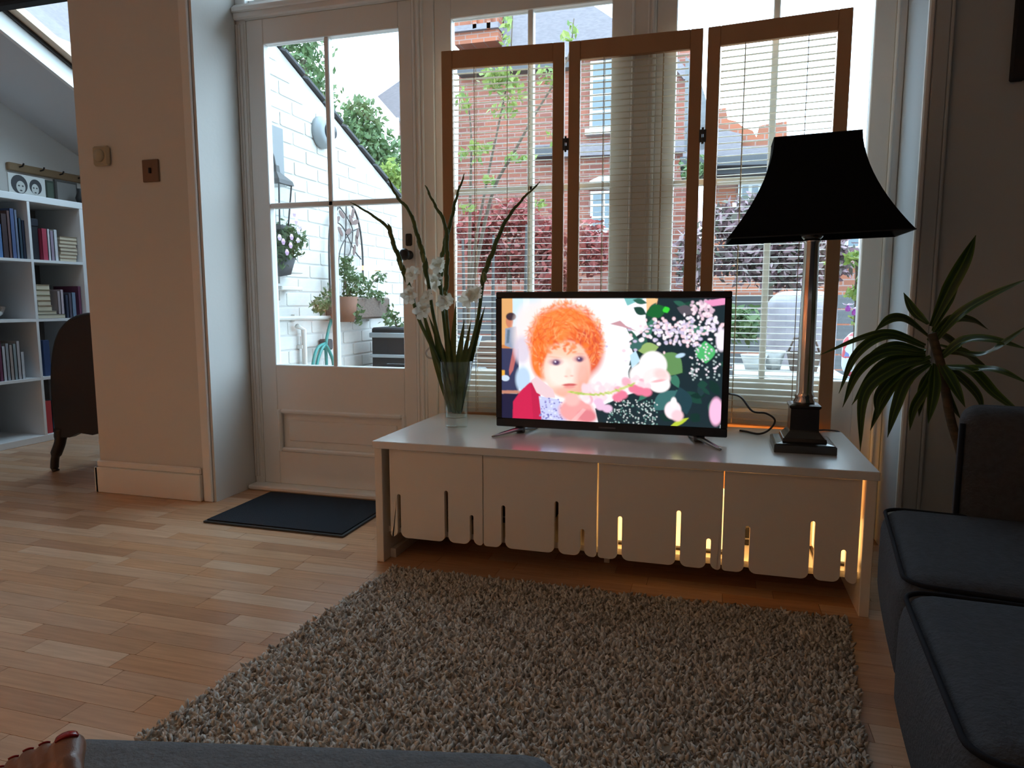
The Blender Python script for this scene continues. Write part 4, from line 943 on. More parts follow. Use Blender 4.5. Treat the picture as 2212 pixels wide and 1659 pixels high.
# ================================================================== SIDE ROOM: SHELF, BOOKS, CHAIR
SX = -3.885; SD = .37; SY1 = 3.590; ST = 1.468
shf = thing('bookshelf', 'white cube bookshelf in the side room at the left', 'bookshelf', (SX-SD/2, SY1-.735, 0))
th_ = .040; dv = .016; SY0 = SY1-1.47; cell = (1.47-2*th_-3*dv)/4
MB().box((SX-SD, SY0, ST-th_), (SX, SY1, ST), bev=.002).build('top', M['shelf'], shf)
MB().box((SX-SD, SY0, 0), (SX, SY1, th_), bev=.002).build('bottom', M['shelf'], shf)
MB().box((SX-SD, SY0, th_), (SX, SY0+th_, ST-th_), bev=.002).build('side_panel', M['shelf'], shf)
MB().box((SX-SD, SY1-th_, th_), (SX, SY1, ST-th_), bev=.002).build('side_panel', M['shelf'], shf)
for i in range(3):
    q = th_+(i+1)*cell+i*dv
    MB().box((SX-SD, SY0+th_, q), (SX-.002, SY1-th_, q+dv)).build('shelf_board', M['shelf'], shf)
    MB().box((SX-SD, SY0+q, th_), (SX-.001, SY0+q+dv, ST-th_)).build('divider', M['shelf'], shf)
MB().box((SX-SD-.004, SY0+.01, .01), (SX-SD+.006, SY1-.01, ST-.01)).build('back_panel', mat('brown_shade_board', (.15, .13, .12), .8), shf)  # dark board added behind the open cells, its brown stands for their shade
def shelf_z(row): return th_+(3-row)*(cell+dv)       # row 0 = top
COLS = {}
def bmat(c, r=.55):
    k = tuple(c)
    if k not in COLS: COLS[k] = mat('cover_'+'abcdefghijklmnopqrstuvwxyz'[len(COLS) % 26], c, r)
    return COLS[k]
M['pages'] = mat('book_pages', (.62, .55, .42), .8)
def book(y0, y1, z0, h, col, label, depth=.20, group=None, lean=0.0):
    t = thing('book', label, 'book', (SX-.05-depth/2, (y0+y1)/2, z0), 0, group)
    Mx = Matrix.Translation((0, (y0+y1)/2, z0)) @ Matrix.Rotation(lean, 4, 'X') @ Matrix.Translation((0, -(y0+y1)/2, -z0))
    xo = SX-.03; c = .0018
    MB().box((xo-depth, y0, z0), (xo, y0+c, z0+h), M4=Mx).box((xo-depth, y1-c, z0), (xo, y1, z0+h), M4=Mx).box((xo-c, y0, z0), (xo, y1, z0+h), M4=Mx).build('cover', bmat(col), t)
    MB().box((xo-depth+.004, y0+c, z0+.003), (xo-c, y1-c, z0+h-.004), M4=Mx).build('pages', M['pages'], t)
def flatbook(y0, y1, z0, h, col, label, group=None, cover=None):
    t = thing('book', label, 'book', (SX-.12, (y0+y1)/2, z0), 0, group)
    xo = SX-.03; d = .14; c = .0015
    MB().box((xo-d, y0, z0), (xo, y1, z0+c)).box((xo-d, y0, z0+h-c), (xo, y1, z0+h)).box((xo-d, y0, z0+c), (xo-d+c, y1, z0+h-c)).build('cover', bmat(col), t)
    MB().box((xo-d+c, y0+.002, z0+c), (xo-.004, y1-.002, z0+h-c)).build('pages', M['pages'], t)
def YS(u, v): return PX(u, v, SX-.03).y
z0 = shelf_z(0)
book(YS(-6, 500), YS(3, 500), z0, .19, (.10, .20, .42), 'blue book on the top shelf, cut by the left edge of the picture')
book(YS(4, 500), YS(16, 500), z0, .25, (.05, .03, .035), 'dark brown book on the top shelf left of the tall blue books')
book(YS(17, 500), YS(23, 500), z0, .27, (.14, .08, .08), 'thin maroon brown book beside the tall blue books')
book(YS(24, 500), YS(33, 500), z0, .285, (.08, .12, .26), 'tall blue book with white label, left one of the pair', .22)
book(YS(33.5, 500), YS(39, 500), z0, .28, (.16, .20, .30), 'tall grey blue book, right one of the pair', .22)
book(YS(41, 500), YS(47, 500), z0, .235, (.03, .06, .09), 'dark teal book on the top shelf right of the tall pair')
book(YS(47.5, 500), YS(54, 500), z0, .225, (.02, .03, .06), 'navy book next to the shelf divider on the top shelf')
bx = thing('storage_box', 'dark box at the left of the top right shelf cell', 'box', (SX-.18, YS(78, 500), z0))
MB().box((SX-.33, YS(67.5, 500), z0), (SX-.05, YS(88, 500), z0+.24), bev=.004).build('box', bmat((.012, .014, .02)), bx)
MB().box((SX-.335, YS(67, 500), z0+.20), (SX-.045, YS(88.5, 500), z0+.245), bev=.003).build('lid', bmat((.016, .018, .03)), bx)
book(YS(91, 520), YS(102, 520), z0, .19, (.42, .05, .09), 'bright red book on the top shelf')
book(YS(103, 520), YS(108, 520), z0, .19, (.62, .62, .66), 'white book touching the bright red book')
book(YS(109, 520), YS(116, 520), z0, .18, (.32, .25, .33), 'mauve book between two white books')
book(YS(117, 520), YS(124, 520), z0, .19, (.62, .64, .68), 'white book left of the pile of paperbacks')
zz = z0; gl_ = 'pile of paperbacks on the top shelf'
cols = [(.35, .22, .15), (.42, .28, .18), (.30, .22, .18), (.45, .36, .30), (.36, .26, .20), (.42, .33, .25), (.34, .24, .16)]
plab = ['lowest paperback of the pile on the top right shelf', 'second paperback from the bottom of the top shelf pile', 'third paperback from the bottom of the top shelf pile', 'middle paperback of the pile on the top right shelf', 'third paperback from the top of the top shelf pile', 'second paperback from the top of the top shelf pile', 'uppermost paperback of the pile on the top right shelf']
for i in range(7):
    flatbook(YS(127+rr.uniform(0, 3), 520), YS(165+rr.uniform(-2, 3), 520), zz, .0215, cols[i], plab[i], gl_); zz += .0222
z0 = shelf_z(1); zz = z0
for i, (c, hh, lab) in enumerate((((.05, .04, .04), .026, 'dark book lying lowest on the second shelf'), ((.35, .36, .30), .02, 'pale green book lying under the cream paperbacks'))):
    flatbook(YS(79, 650), YS(140 if i == 0 else 122, 650), zz, hh, c, lab); zz += hh+.0006
for i, lab in enumerate(('cream paperback lying lowest of the cream pile', 'second cream paperback from the bottom of its pile', 'middle cream paperback of the pile', 'second cream paperback from the top of its pile', 'cream paperback lying on top of its pile')):
    flatbook(YS(78+rr.uniform(0, 2), 620), YS(109+rr.uniform(-2, 2), 620), zz, .031, [(.36, .30, .20), (.30, .17, .12), (.42, .33, .20), (.20, .22, .12), (.45, .38, .26)][i], lab, 'pile of cream paperbacks on the second shelf'); zz += .0318
zb = z0+.0266
book(YS(124, 640), YS(130, 640), zb+.0, .14, (.40, .34, .36), 'thin pale book standing on the flat dark book', .13)
book(YS(131, 640), YS(137, 640), zb, .15, (.52, .44, .50), 'slim pinkish book on the second shelf', .13)
book(YS(141, 640), YS(147, 640), z0, .145, (.04, .05, .09), 'dark navy book on the second shelf')
book(YS(148, 640), YS(154, 640), z0, .155, (.10, .09, .13), 'dark violet book beside the blue and white book')
book(YS(155, 640), YS(163, 640), z0, .16, (.18, .26, .38), 'blue and white book on the second shelf')
book(YS(169, 640), YS(175, 640), z0, .20, (.16, .05, .10), 'maroon book at the right end of the second shelf')
z0 = shelf_z(2)
cl = [(.15, .04, .09), (.50, .50, .55), (.30, .32, .36), (.36, .30, .28), (.25, .30, .32), (.44, .42, .44), (.50, .52, .56)]
nm = ['dark red', 'white', 'grey blue', 'light brown', 'grey green', 'pale grey', 'short white']
for i in range(7):
    book(YS(-3+8*i, 770), YS(4+8*i, 770), z0, [.23, .20, .215, .205, .21, .225, .16][i], cl[i], nm[i]+' book standing in the third shelf cell, left column', .16)
bl_ = thing('book', 'dark blue book in the third shelf behind the wooden chair', 'book', (SX-.1, YS(105, 770), z0)); MB().box((SX-.2, YS(98, 770), z0), (SX-.04, YS(112, 770), z0+.22), bev=.003).build('cover', bmat((.03, .06, .16)), bl_)
z0 = shelf_z(3)
book(YS(97, 890), YS(112, 890), z0+.0, .20, (.50, .05, .06), 'red book on the bottom shelf beside the chair')
book(YS(113, 890), YS(120, 890), z0, .20, (.10, .25, .40), 'blue book on the bottom shelf touching the red one')
bw_ = thing('bowl', 'silver bowl on the second shelf at the left edge of the picture', 'bowl', (SX-.15, YS(8, 670), shelf_z(1)))
MB().lathe([(0, 0), (.03, 0), (.07, .03), (.088, .075), (.084, .075), (.066, .034), (0, .008)], (SX-.15, YS(8, 670), shelf_z(1)), 28).build('bowl', M['silver'], bw_, smooth=True)
vs_ = thing('dark_jar', 'dark blue glass jar behind the silver bowl', 'jar', (SX-.29, YS(10, 640), shelf_z(1)))
MB().lathe([(0, 0), (.05, 0), (.06, .05), (.062, .15), (.045, .20), (.05, .22), (0, .22)], (SX-.29, YS(10, 640), shelf_z(1)), 20).build('jar', bmat((.02, .04, .08)), vs_, smooth=True)
# things on top of the shelf
zt_ = ST
ph = thing('photo_print', 'black and white print of two heads, leaning on top of the bookshelf', 'photograph', (SX-.14, YS(57, 395), zt_))
ya, yb_ = PX(18, 390, SX-.14).y, PX(97, 390, SX-.14).y
MB().box((SX-.150, ya, zt_), (SX-.140, yb_, zt_+.135), bev=.001).build('backing', bmat((.50, .50, .48)), ph)
def disc(mb, y, z, a, b2, x): 
    mb.add([(x, y+a*math.cos(2*PI*i/20), z+b2*math.sin(2*PI*i/20)) for i in range(20)]+[(x-.0008, y+a*math.cos(2*PI*i/20), z+b2*math.sin(2*PI*i/20)) for i in range(20)], [tuple(range(20)), tuple(range(20, 40))[::-1]]+[(i, (i+1) % 20, 20+(i+1) % 20, 20+i) for i in range(20)])
w_ = yb_-ya
for yy_, a_, b_2 in ((ya+w_*.28, w_*.22, .055), (ya+w_*.72, w_*.17, .045)):
    mb = MB(); disc(mb, yy_, zt_+.075, a_, b_2, SX-.1385); mb.build('dark_print', bmat((.03, .03, .035)), ph)
for yy_, a_, b_2 in ((ya+w_*.31, w_*.12, .036), (ya+w_*.70, w_*.10, .032)):
    mb = MB(); disc(mb, yy_, zt_+.060, a_, b_2, SX-.1375); mb.build('pale_print', bmat((.42, .42, .40)), ph)
mb = MB()
for cy_, s_ in ((ya+w_*.31, 1), (ya+w_*.70, .85)):
    for q in (-1, 1): disc(mb, cy_+q*w_*.05*s_, zt_+.067, w_*.025*s_, .005, SX-.1368)
    disc(mb, cy_, zt_+.040, w_*.035*s_, .004, SX-.1368)
mb.build('face_print', bmat((.05, .05, .05)), ph)
fr1 = thing('picture_frame', 'dark green frame standing on the bookshelf right of the print', 'frame', (SX-.14, YS(108, 400), zt_))
MB().box((SX-.16, PX(99, 400, SX-.14).y, zt_), (SX-.14, PX(117, 400, SX-.14).y, zt_+.13), bev=.003).build('frame', bmat((.02, .03, .02)), fr1)
MB().box((SX-.1405, PX(102, 400, SX-.14).y, zt_+.015), (SX-.1395, PX(114, 400, SX-.14).y, zt_+.115)).build('picture', bmat((.05, .07, .05)), fr1)
fr2 = thing('picture_frame', 'dim grey framed picture at the right end of the bookshelf top', 'frame', (SX-.16, YS(150, 410), zt_))
MB().box((SX-.18, PX(120, 410, SX-.16).y, zt_), (SX-.16, PX(168, 410, SX-.16).y, zt_+.15), bev=.003).build('frame', bmat((.05, .045, .04)), fr2)
MB().box((SX-.1605, PX(124, 410, SX-.16).y, zt_+.015), (SX-.1595, PX(164, 410, SX-.16).y, zt_+.135)).build('picture', bmat((.16, .15, .14)), fr2)
vz = thing('small_vase', 'small black vase at the far end of the bookshelf top', 'vase', (SX-.08, PX(176, 420, SX-.08).y, zt_))
MB().lathe([(0, 0), (.02, 0), (.032, .04), (.018, .08), (.022, .1), (0, .1)], (SX-.08, PX(174, 420, SX-.08).y, zt_), 16).build('vase', bmat((.015, .015, .015)), vz, smooth=True)
rail = thing('wooden_rail', 'wooden rail fixed to the side room wall above the bookshelf', 'rail', (-4.27, 3.6, 1.66))
ra, rb = PX(22, 356, -4.24), PX(190, 380, -4.24)
MB().box((-4.28, ra.y, ra.z-.028), (-4.25, rb.y, ra.z+.020), bev=.005).build('rail', mat('oak_rail', (.30, .20, .11), .6), rail)
for i in range(4): yq = ra.y+(rb.y-ra.y)*(i+.5)/4; MB().tube([(-4.252, yq, ra.z), (-4.225, yq, ra.z+.004), (-4.215, yq, ra.z+.02)], .005, 8).build('peg', M['darkwood'], rail, smooth=True)
cu = thing('curtain', 'dark green curtain strip right of the bookshelf', 'curtain', (-3.95, 3.66, 0))
cmb = MB(); nn = 15
cmb.add([(-3.93+.012*math.sin(i*1.3), 3.612+.10*i/nn, z) for z in (1.02, 1.44) for i in range(nn+1)]+[(-3.945+.012*math.sin(i*1.3), 3.612+.10*i/nn, z) for z in (1.02, 1.44) for i in range(nn+1)],
 [(i, i+1, nn+2+i, nn+1+i) for i in range(nn)]+[(2*nn+2+i, 3*nn+3+i, 3*nn+4+i, 2*nn+3+i) for i in range(nn)])
cmb.build('cloth', mat('green_cloth', (.03, .16, .09), .8), cu, smooth=True)
MB().box((-3.96, 3.61, 0), (-3.92, 3.74, 1.02), bev=.01).box((-3.96, 3.61, 1.44), (-3.92, 3.74, 1.47), bev=.01).build('stand', M['darkwood'], cu)

# antique chair seen side on, behind the pier
chx = thing('wooden_chair', 'dark wooden antique chair with curved back, half hidden by the pier', 'chair', (-2.85, 2.75, 0))
YC = 2.62
def cp(u, v): q = PY(u, v, YC); return (q.x, q.z)
back = [cp(*p) for p in ((122, 945), (113, 860), (113, 780), (125, 725), (150, 695), (185, 683), (214, 690), (240, 720), (262, 790), (268, 900), (262, 930), (230, 930), (200, 940), (170, 935), (150, 945))]
MB().prism(back, 'y', YC, YC+.035).build('back_panel', M['darkwood'], chx)
mb = MB(); mb.tube(catmull([Vector((p[0], YC+.016, p[1])) for p in back[:11]], 5), .017, 10); mb.build('back_frame', M['darkwood'], chx, smooth=True)
mb = MB(); pts = [PY(u, v, YC+.02) for u, v in ((132, 925), (130, 955), (120, 985), (118, 1010), (122, 1022))]; pts[-1].z = 0.0
mb.tube(catmull(pts, 5), [.030]*4+[.026]*6+[.019]*6+[.015]*4+[.017], 10); mb.build('leg', M['darkwood'], chx, smooth=True)
mb = MB(); q = [p+Vector((.36, 0, 0)) for p in pts]; mb.tube(catmull(q, 5), [.028]*4+[.024]*6+[.017]*6+[.013]*4+[.015], 10); mb.build('leg', M['darkwood'], chx, smooth=True)
for dx in (.02, .34):
    mb = MB(); a = pts[0]+Vector((dx, .42, -.02)); mb.tube([a, a+Vector((0, .02, -.12)), Vector((a.x, a.y+.04, 0))], [.024, .018, .015], 10); mb.build('leg', M['darkwood'], chx, smooth=True)
MB().soft(pts[0].x+.18, YC+.24, .37, .21, .22, .045, .03, 6, .01).build('seat', mat('dark_leather', (.02, .012, .01), .5), chx, smooth=True)
MB().box((pts[0].x-.01, YC+.03, .28), (pts[0].x+.37, YC+.44, .33), bev=.008).build('seat_rail', M['darkwood'], chx)

# ================================================================== PENDANT behind the camera (seen mirrored in the door pane)
q = PY(815, 579, 6.9); ly = 2*(YF+.03)-6.9
pd = thing('pendant_lamp', 'round glowing pendant lamp of the room, seen mirrored in the glazed door', 'lamp', (q.x, ly, q.z))
MB().lathe([(.205, -.017), (.212, -.012), (.212, .012), (.205, .017), (.190, .017), (.190, -.017), (.205, -.017)], (q.x, ly, q.z), 40).build('light_ring', emit('ring_light', (1, .62, .30), 26), pd)
MB().lathe([(0, .03), (.03, .028), (.19, .020), (.19, .024), (.03, .036), (.012, .06), (0, .06)], (q.x, ly, q.z), 32).tube([(q.x, ly, q.z+.05), (q.x, ly, 2.6)], .004, 8).build('shade', M['silverd'], pd)

# ================================================================== GARDEN
g = MB().box((-14, 2.80, -.30), (12, 34, -.16)).build('ground', M['ground']); g['kind'] = 'structure'
def leaves(mb, c, rad, n, size, seed=1, gap=0.0):
    r_ = random.Random(seed); c = Vector(c)
    for i in range(n):
        while True:
            p = Vector((r_.uniform(-1, 1), r_.uniform(-1, 1), r_.uniform(-1, 1)))
            if .15 < p.length < 1: break
        p = p*(.55+.45*r_.random()); w = c+Vector((p.x*rad[0], p.y*rad[1], p.z*rad[2]))
        a = Vector((r_.gauss(0, 1), r_.gauss(0, 1), r_.gauss(0, 1))).normalized(); b2 = a.cross(Vector((r_.gauss(0, 1), r_.gauss(0, 1), r_.gauss(0, 1)))).normalized(); s_ = size*r_.uniform(.6, 1.35)
        n0 = len(mb.v); mb.v += [tuple(w-a*s_), tuple(w+b2*s_*.45+a*s_*.1), tuple(w+a*s_), tuple(w-b2*s_*.45+a*s_*.1)]; mb.f.append((n0, n0+1, n0+2, n0+3))
def foliage(name, m, parent, blobs, seed=1):
    mb = MB()
    for i, (c, rad, n, size) in enumerate(blobs): leaves(mb, c, rad, n, size, seed*50+i)
    me = bpy.data.meshes.new(name); me.from_pydata(mb.v, [], mb.f); me.materials.append(m)
    o = bpy.data.objects.new(name, me); C.objects.link(o)
    if parent is not None: me.transform(wmat(parent).inverted()); o.parent = parent
    o['kind'] = 'stuff'; return o
def tree(name, label, blobs, m, base, trunk_pts, seed, r0=.05):
    t = thing(name, label, 'tree' if 'tree' in name else 'shrub', base)
    MB().tube(catmull([Vector(p) for p in trunk_pts], 5), [r0*(1-.6*i/(5*(len(trunk_pts)-1))) for i in range(5*(len(trunk_pts)-1)+1)], 7).build('trunk', M['bark'], t, smooth=True)
    foliage('foliage', m, t, blobs, seed); return t
GZ = -.16
def down(p): return Vector((p.x, p.y, GZ))
# trees beyond the white wall
c = PY(655, 130, 9.5); tree('tall_tree', 'tall green tree above the top of the white brick wall', [(c+Vector((-.2, 0, .25)), (.75, .6, .75), 1500, .055), (c+Vector((.15, 0, -.5)), (.45, .5, .6), 700, .055)], M['leafG'], down(c), [down(c), c-Vector((0, 0, 1)), c], 1, .12)
c = PY(795, 330, 8.6); tree('bushy_tree', 'bushy green tree seen through the right panes of the door', [(c, (.42, .5, .55), 1300, .05), (c+Vector((-.1, 0, .42)), (.34, .4, .35), 700, .05), (c+Vector((.28, 0, -.25)), (.35, .4, .6), 800, .05)], M['leafG'], down(c), [down(c), c-Vector((0, 0, .6)), c], 2, .10)
c = PY(845, 385, 7.0); tree('low_shrub', 'yellow green shrub below the bushy tree, beside the wall end', [(c, (.25, .3, .22), 420, .04), (c-Vector((.0, 0, .6)), (.3, .3, .6), 500, .04)], M['leafY'], down(c), [down(c), c-Vector((0, 0, .3)), c], 3, .03)
hc = thing('garden_house', 'slate roofed house corner with a white pipe, right of the bushy tree', 'house', PY(870, 420, 11))
MB().prism([(PY(u, v, 11).x, PY(u, v, 11).z) for u, v in ((815, 208), (862, 175), (905, 150), (905, 260), (862, 262))], 'y', 11, 12.0).build('roof', M['roof'], hc)
MB().prism([(PY(u, v, 11.1).x, PY(u, v, 11.1).z) for u, v in ((858, 255), (905, 255), (905, 790), (858, 790))], 'y', 11.1, 12.0).build('wall', M['brickA'], hc)
MB().tube([PY(858, 255, 10.95), PY(860, 330, 10.95), PY(862, 700, 10.95)], .035, 8).build('pipe', M['whitep'], hc)

# red brick house A
YA = 12.0
def XZ(u, v, Y): p = PY(u, v, Y); return (p.x, p.z)
ha = thing('brick_house', 'red brick house with grey hipped roof behind the left screen panel', 'house', (PY(1230, 600, YA).x, YA, GZ))
MB().prism([XZ(u, v, YA) for u, v in ((992, 96), (1496, 100), (1506, 790), (985, 790))], 'y', YA, YA+3).build('wall', M['brickA'], ha)
MB().prism([XZ(u, v, YA-.02) for u, v in ((1086, 126), (1100, -40), (1225, -40), (1258, 0), (1330, 48), (1452, 118), (1500, 170), (1478, 175), (1440, 130))], 'y', YA-.12, YA+.4).build('roof', M['roof'], ha)
MB().prism([XZ(u, v, YA-.1) for u, v in ((992, 34), (1086, 20), (1086, 98), (993, 108))], 'y', YA-.35, YA+.3).build('parapet', M['brickB'], ha)
for u in (1030, 1060): MB().prism([XZ(a, b2, YA-.3) for a, b2 in ((u-4, 32), (u+4, 30), (u+4, 66), (u-4, 68))], 'y', YA-.42, YA-.3).build('brick_pier', M['brickB'], ha)
MB().prism([XZ(*p, YA-.1) for p in ((990, 72), (1088, 62), (1088, 74), (990, 84))], 'y', YA-.42, YA).build('parapet_band', M['roof'], ha)
MB().prism([XZ(*p, YA-.1) for p in ((992, 152), (1248, 136), (1248, 148), (992, 165))], 'y', YA-.2, YA).build('eave_board', M['slate'], ha)
MB().prism([XZ(*p, YA) for p in ((1150, 318), (1500, 305), (1500, 330), (1150, 345))], 'y', YA-.15, YA).build('ledge', M['roof'], ha)
def house_window(u0, u1, v0, v1, Y, par, bars=(1, 3), sill=True):
    x0, z1 = XZ(u0, v0, Y); x1, z0 = XZ(u1, v1, Y)
    MB().box((x0-.03, Y-.04, z0-.03), (x1+.03, Y+.0, z1+.03)).box((x0, Y-.06, z0), (x1, Y-.04, z1)).build('window_frame', M['whitep'], par)
    nx, nz = bars; wx = (x1-x0)/(nx+1); wz = (z1-z0)/(nz+1); fr__ = bpy.context.collection.objects[-1]
    wf = [o for o in C.objects if o.parent == par and o.name.startswith('window_frame')][-1]
    for i in range(nx+1):
        for j in range(nz+1): MB().box((x0+i*wx+.022, Y-.068, z0+j*wz+.022), (x0+(i+1)*wx-.022, Y-.058, z0+(j+1)*wz-.022)).build('pane', M['hglass'], wf)
    if sill: MB().box((x0-.09, Y-.14, z0-.12), (x1+.09, Y, z0-.03)).build('sill', M['whitep'], par)
house_window(1280, 1400, 138, 270, YA, ha); house_window(1280, 1330, 418, 495, YA, ha, (1, 2))
MB().prism([XZ(*p, YA) for p in ((1272, 410), (1275, 392), (1300, 380), (1340, 378), (1340, 410))], 'y', YA-.06, YA).build('lintel', M['whitep'], ha)
MB().prism([XZ(*p, YA) for p in ((1165, 325), (1215, 322), (1215, 343), (1165, 346))], 'y', YA-.3, YA).build('dark_vent', M['slate'], ha)

# low brick house B with stepped parapet
YH = 9.6
hb = thing('stepped_house', 'low brick house with stepped parapet and flat dark roof, behind the right screen panel', 'house', (PY(1700, 600, YH).x, YH, GZ))
MB().prism([XZ(*p, YH) for p in ((1520, 395), (1900, 380), (1910, 815), (1520, 815))], 'y', YH, YH+1.6).build('wall', M['brickB'], hb)
MB().prism([XZ(*p, YH+.2) for p in ((1530, 238), (1568, 233), (1572, 258), (1590, 262), (1606, 275), (1626, 282), (1634, 296), (1640, 272), (1658, 268), (1700, 262), (1700, 345), (1530, 350))], 'y', YH+.2, YH+.6).build('parapet', M['brickB'], hb)
MB().prism([XZ(*p, YH) for p in ((1545, 275), (1605, 290), (1600, 315), (1720, 322), (1900, 318), (1900, 352), (1475, 358), (1475, 330), (1540, 320))], 'y', YH, YH+.2).build('roof', M['roof'], hb)
MB().prism([XZ(*p, YH-.1) for p in ((1472, 352), (1900, 340), (1900, 362), (1472, 372))], 'y', YH-.5, YH).build('flat_roof_edge', M['slate'], hb)
MB().prism([XZ(*p, YH-.1) for p in ((1472, 376), (1900, 362), (1900, 372), (1472, 386))], 'y', YH-.35, YH).build('gutter', M['slate'], hb)
house_window(1830, 1885, 470, 535, YH, hb, (1, 1), False); house_window(1688, 1722, 490, 520, YH, hb, (1, 0), False); house_window(1600, 1640, 400, 440, YH, hb, (1, 0), False)
MB().prism([XZ(*p, YH+.3) for p in ((1478, 100), (1500, 118), (1524, 195), (1530, 330), (1475, 335))], 'y', YH+.7, YH+1.0).build('gable', M['fence'], hb)
ch = thing('dark_shrub', 'dark shrub at the corner of the low brick house', 'shrub', down(PY(1500, 370, 9)))
foliage('foliage', M['leafG'], ch, [(PY(1498, 368, 9), (.22, .3, .22), 260, .04)], 9)
MB().tube([down(PY(1500, 370, 9)), PY(1498, 375, 9)], .03, 7).build('trunk', M['bark'], ch)

# grey board fence across the garden
YN = 6.6; fn = thing('garden_fence', 'grey horizontal board fence across the end of the garden', 'fence', (0, YN, GZ))
fx0, fx1 = PY(960, 650, YN).x, PY(1905, 650, YN).x
bd = cube_mesh('board', M['fence'], .03)
for i in range(8): place(bd, 'board', ((fx0+fx1)/2, .03+rr.uniform(-.004, .004), .08+i*.132), (fx1-fx0, .018, .118), fn)
for i in range(4): MB().box((fx0+i*(fx1-fx0)/3-.04, YN-.02, GZ), (fx0+i*(fx1-fx0)/3+.04, YN+.02, GZ+1.1), bev=.005).build('post', M['fence'], fn)

# hedges
def px_blobs(L, Y, ry, n, size): return [(PY(u, v, Y+dy), (ru/1500*Y, ry, rv/1500*Y), int(n*k), size) for (u, v, ru, rv, dy, k) in L]
c = PY(1100, 640, 6.0)
tree('red_shrub', 'red leaved shrub behind the left screen panel', px_blobs([(1030, 500, 62, 62, 0, 1), (1110, 470, 75, 50, .1, 1), (1180, 520, 62, 70, 0, 1), (1090, 560, 110, 62, .1, 1.3), (1200, 600, 60, 45, 0, .8), (1280, 540, 60, 70, .1, .8)], 6.0, .3, 620, .042), M['leafR'], down(c), [down(c), c, PY(1100, 520, 6.0)], 12, .04)
for i, u in enumerate((1003, 1065, 1135, 1205)):
    pst = thing('plant_stake', ['leftmost of the four dark stakes under the red shrub', 'second dark stake from the left under the red shrub', 'third dark stake from the left under the red shrub', 'rightmost of the four dark stakes under the red shrub'][i], 'stake', down(PY(u, 650, 5.55)), 0, 'dark stakes under the red shrub')
    a = PY(u, 665, 5.55); b2 = PY(u+rr.uniform(-4, 4), 500+rr.uniform(-15, 20), 5.55); MB().tube([down(a), a, b2], [.018, .016, .010], 7).build('stake', M['iron'], pst)
c = PY(1660, 640, 6.0)
tree('purple_shrub', 'purple grey leaved shrub behind the right screen panel', px_blobs([(1580, 480, 55, 50, 0, 1), (1660, 450, 70, 45, .1, 1), (1740, 520, 75, 60, 0, 1.1), (1620, 560, 90, 60, .1, 1.3), (1710, 590, 90, 45, .1, 1.2), (1800, 560, 50, 60, .1, .8), (1500, 560, 50, 90, .1, 1)], 6.0, .3, 620, .042), M['leafP'], down(c), [down(c), c, PY(1660, 520, 6.0)], 13, .05)
c = PY(1560, 690, 5.6); tree('low_hedge', 'low green hedge right of the television, with pale flowers', px_blobs([(1600, 700, 70, 45, 0, 1), (1500, 690, 60, 45, 0, .8)], 5.6, .25, 420, .04), M['leafG'], down(c), [down(c), c], 14, .03)
# thin climbing tree with yellow green leaves
YT = 4.6; t = thing('young_tree', 'thin young tree with yellow green leaves behind the left screen panel', 'tree', down(PY(1010, 640, YT)))
for k, L_ in enumerate(([(1012, 700), (1022, 560), (1050, 400), (1075, 280), (1100, 150), (1108, 20)], [(1012, 660), (1060, 430), (1110, 330), (1160, 240), (1225, 130), (1240, 40)], [(1012, 690), (1016, 420), (1018, 300), (1010, 200)])):
    P = [PY(u, v, YT+.05*k) for u, v in L_]
    if k == 0: P = [down(P[0])]+P
    MB().tube(catmull(P, 5), [.014*(1-.75*i/(5*(len(P)-1))) for i in range(5*(len(P)-1)+1)], 6).build('branch', M['bark'], t, smooth=True)
foliage('foliage', M['leafY'], t, [(PY(u, v, YT), (ru/1500*YT, .15, rv/1500*YT), int(n*1.5), .029) for u, v, ru, rv, n in ((1075, 170, 50, 34, 110), (1110, 200, 30, 40, 40), (1000, 215, 20, 30, 22), (1180, 165, 25, 25, 26), (1090, 240, 40, 16, 22), (1040, 320, 40, 14, 22), (1120, 340, 45, 12, 22), (1195, 300, 20, 20, 10), (1035, 330, 25, 25, 14), (1058, 388, 14, 20, 14), (1015, 450, 20, 10, 12), (1170, 440, 30, 12, 12), (1238, 60, 10, 18, 10), (1225, 80, 12, 14, 8), (1095, 40, 14, 30, 16), (1090, 90, 12, 20, 10), (1000, 330, 15, 15, 8))], 21)

# patio table with things on it
YT2 = 3.9; tb = thing('patio_table', 'pale grey patio table outside behind the lamp', 'table', down(PY(1690, 800, YT2)))
tl, trr = PY(1585, 792, YT2).x, PY(1812, 792, YT2).x; tz = PY(1690, 800, YT2).z
MB().box((tl, YT2-.22, tz-.03), (trr, YT2+.30, tz), bev=.006).build('table_top', M['whitep'], tb)
for a in (tl+.06, trr-.06):
    for b2 in (YT2-.17, YT2+.25): MB().tube([(a, b2, GZ), (a, b2, tz-.03)], .016, 10).build('leg', M['whitep'], tb)
def bowl_(u, r, h, lab, m, name='bowl', dy=0):
    x = PY(u, 790, YT2).x; t = thing(name, lab, name.replace('_', ' '), (x, YT2+dy, tz)); MB().lathe([(0, 0), (r*.6, 0), (r, h), (r*.93, h), (r*.5, .01), (0, .01)], (x, YT2+dy, tz), 24).build('body', m, t, smooth=True)
bowl_(1628, .07, .08, 'white bowl at the left end of the patio table', M['whitep'])
bowl_(1672, .06, .10, 'white flower pot on the patio table beside the bowl', M['whitep'], 'flower_pot', .05)
bk = thing('wicker_basket', 'brown wicker basket in the middle of the patio table', 'basket', (PY(1735, 790, YT2).x, YT2, tz)); x = PY(1735, 790, YT2).x
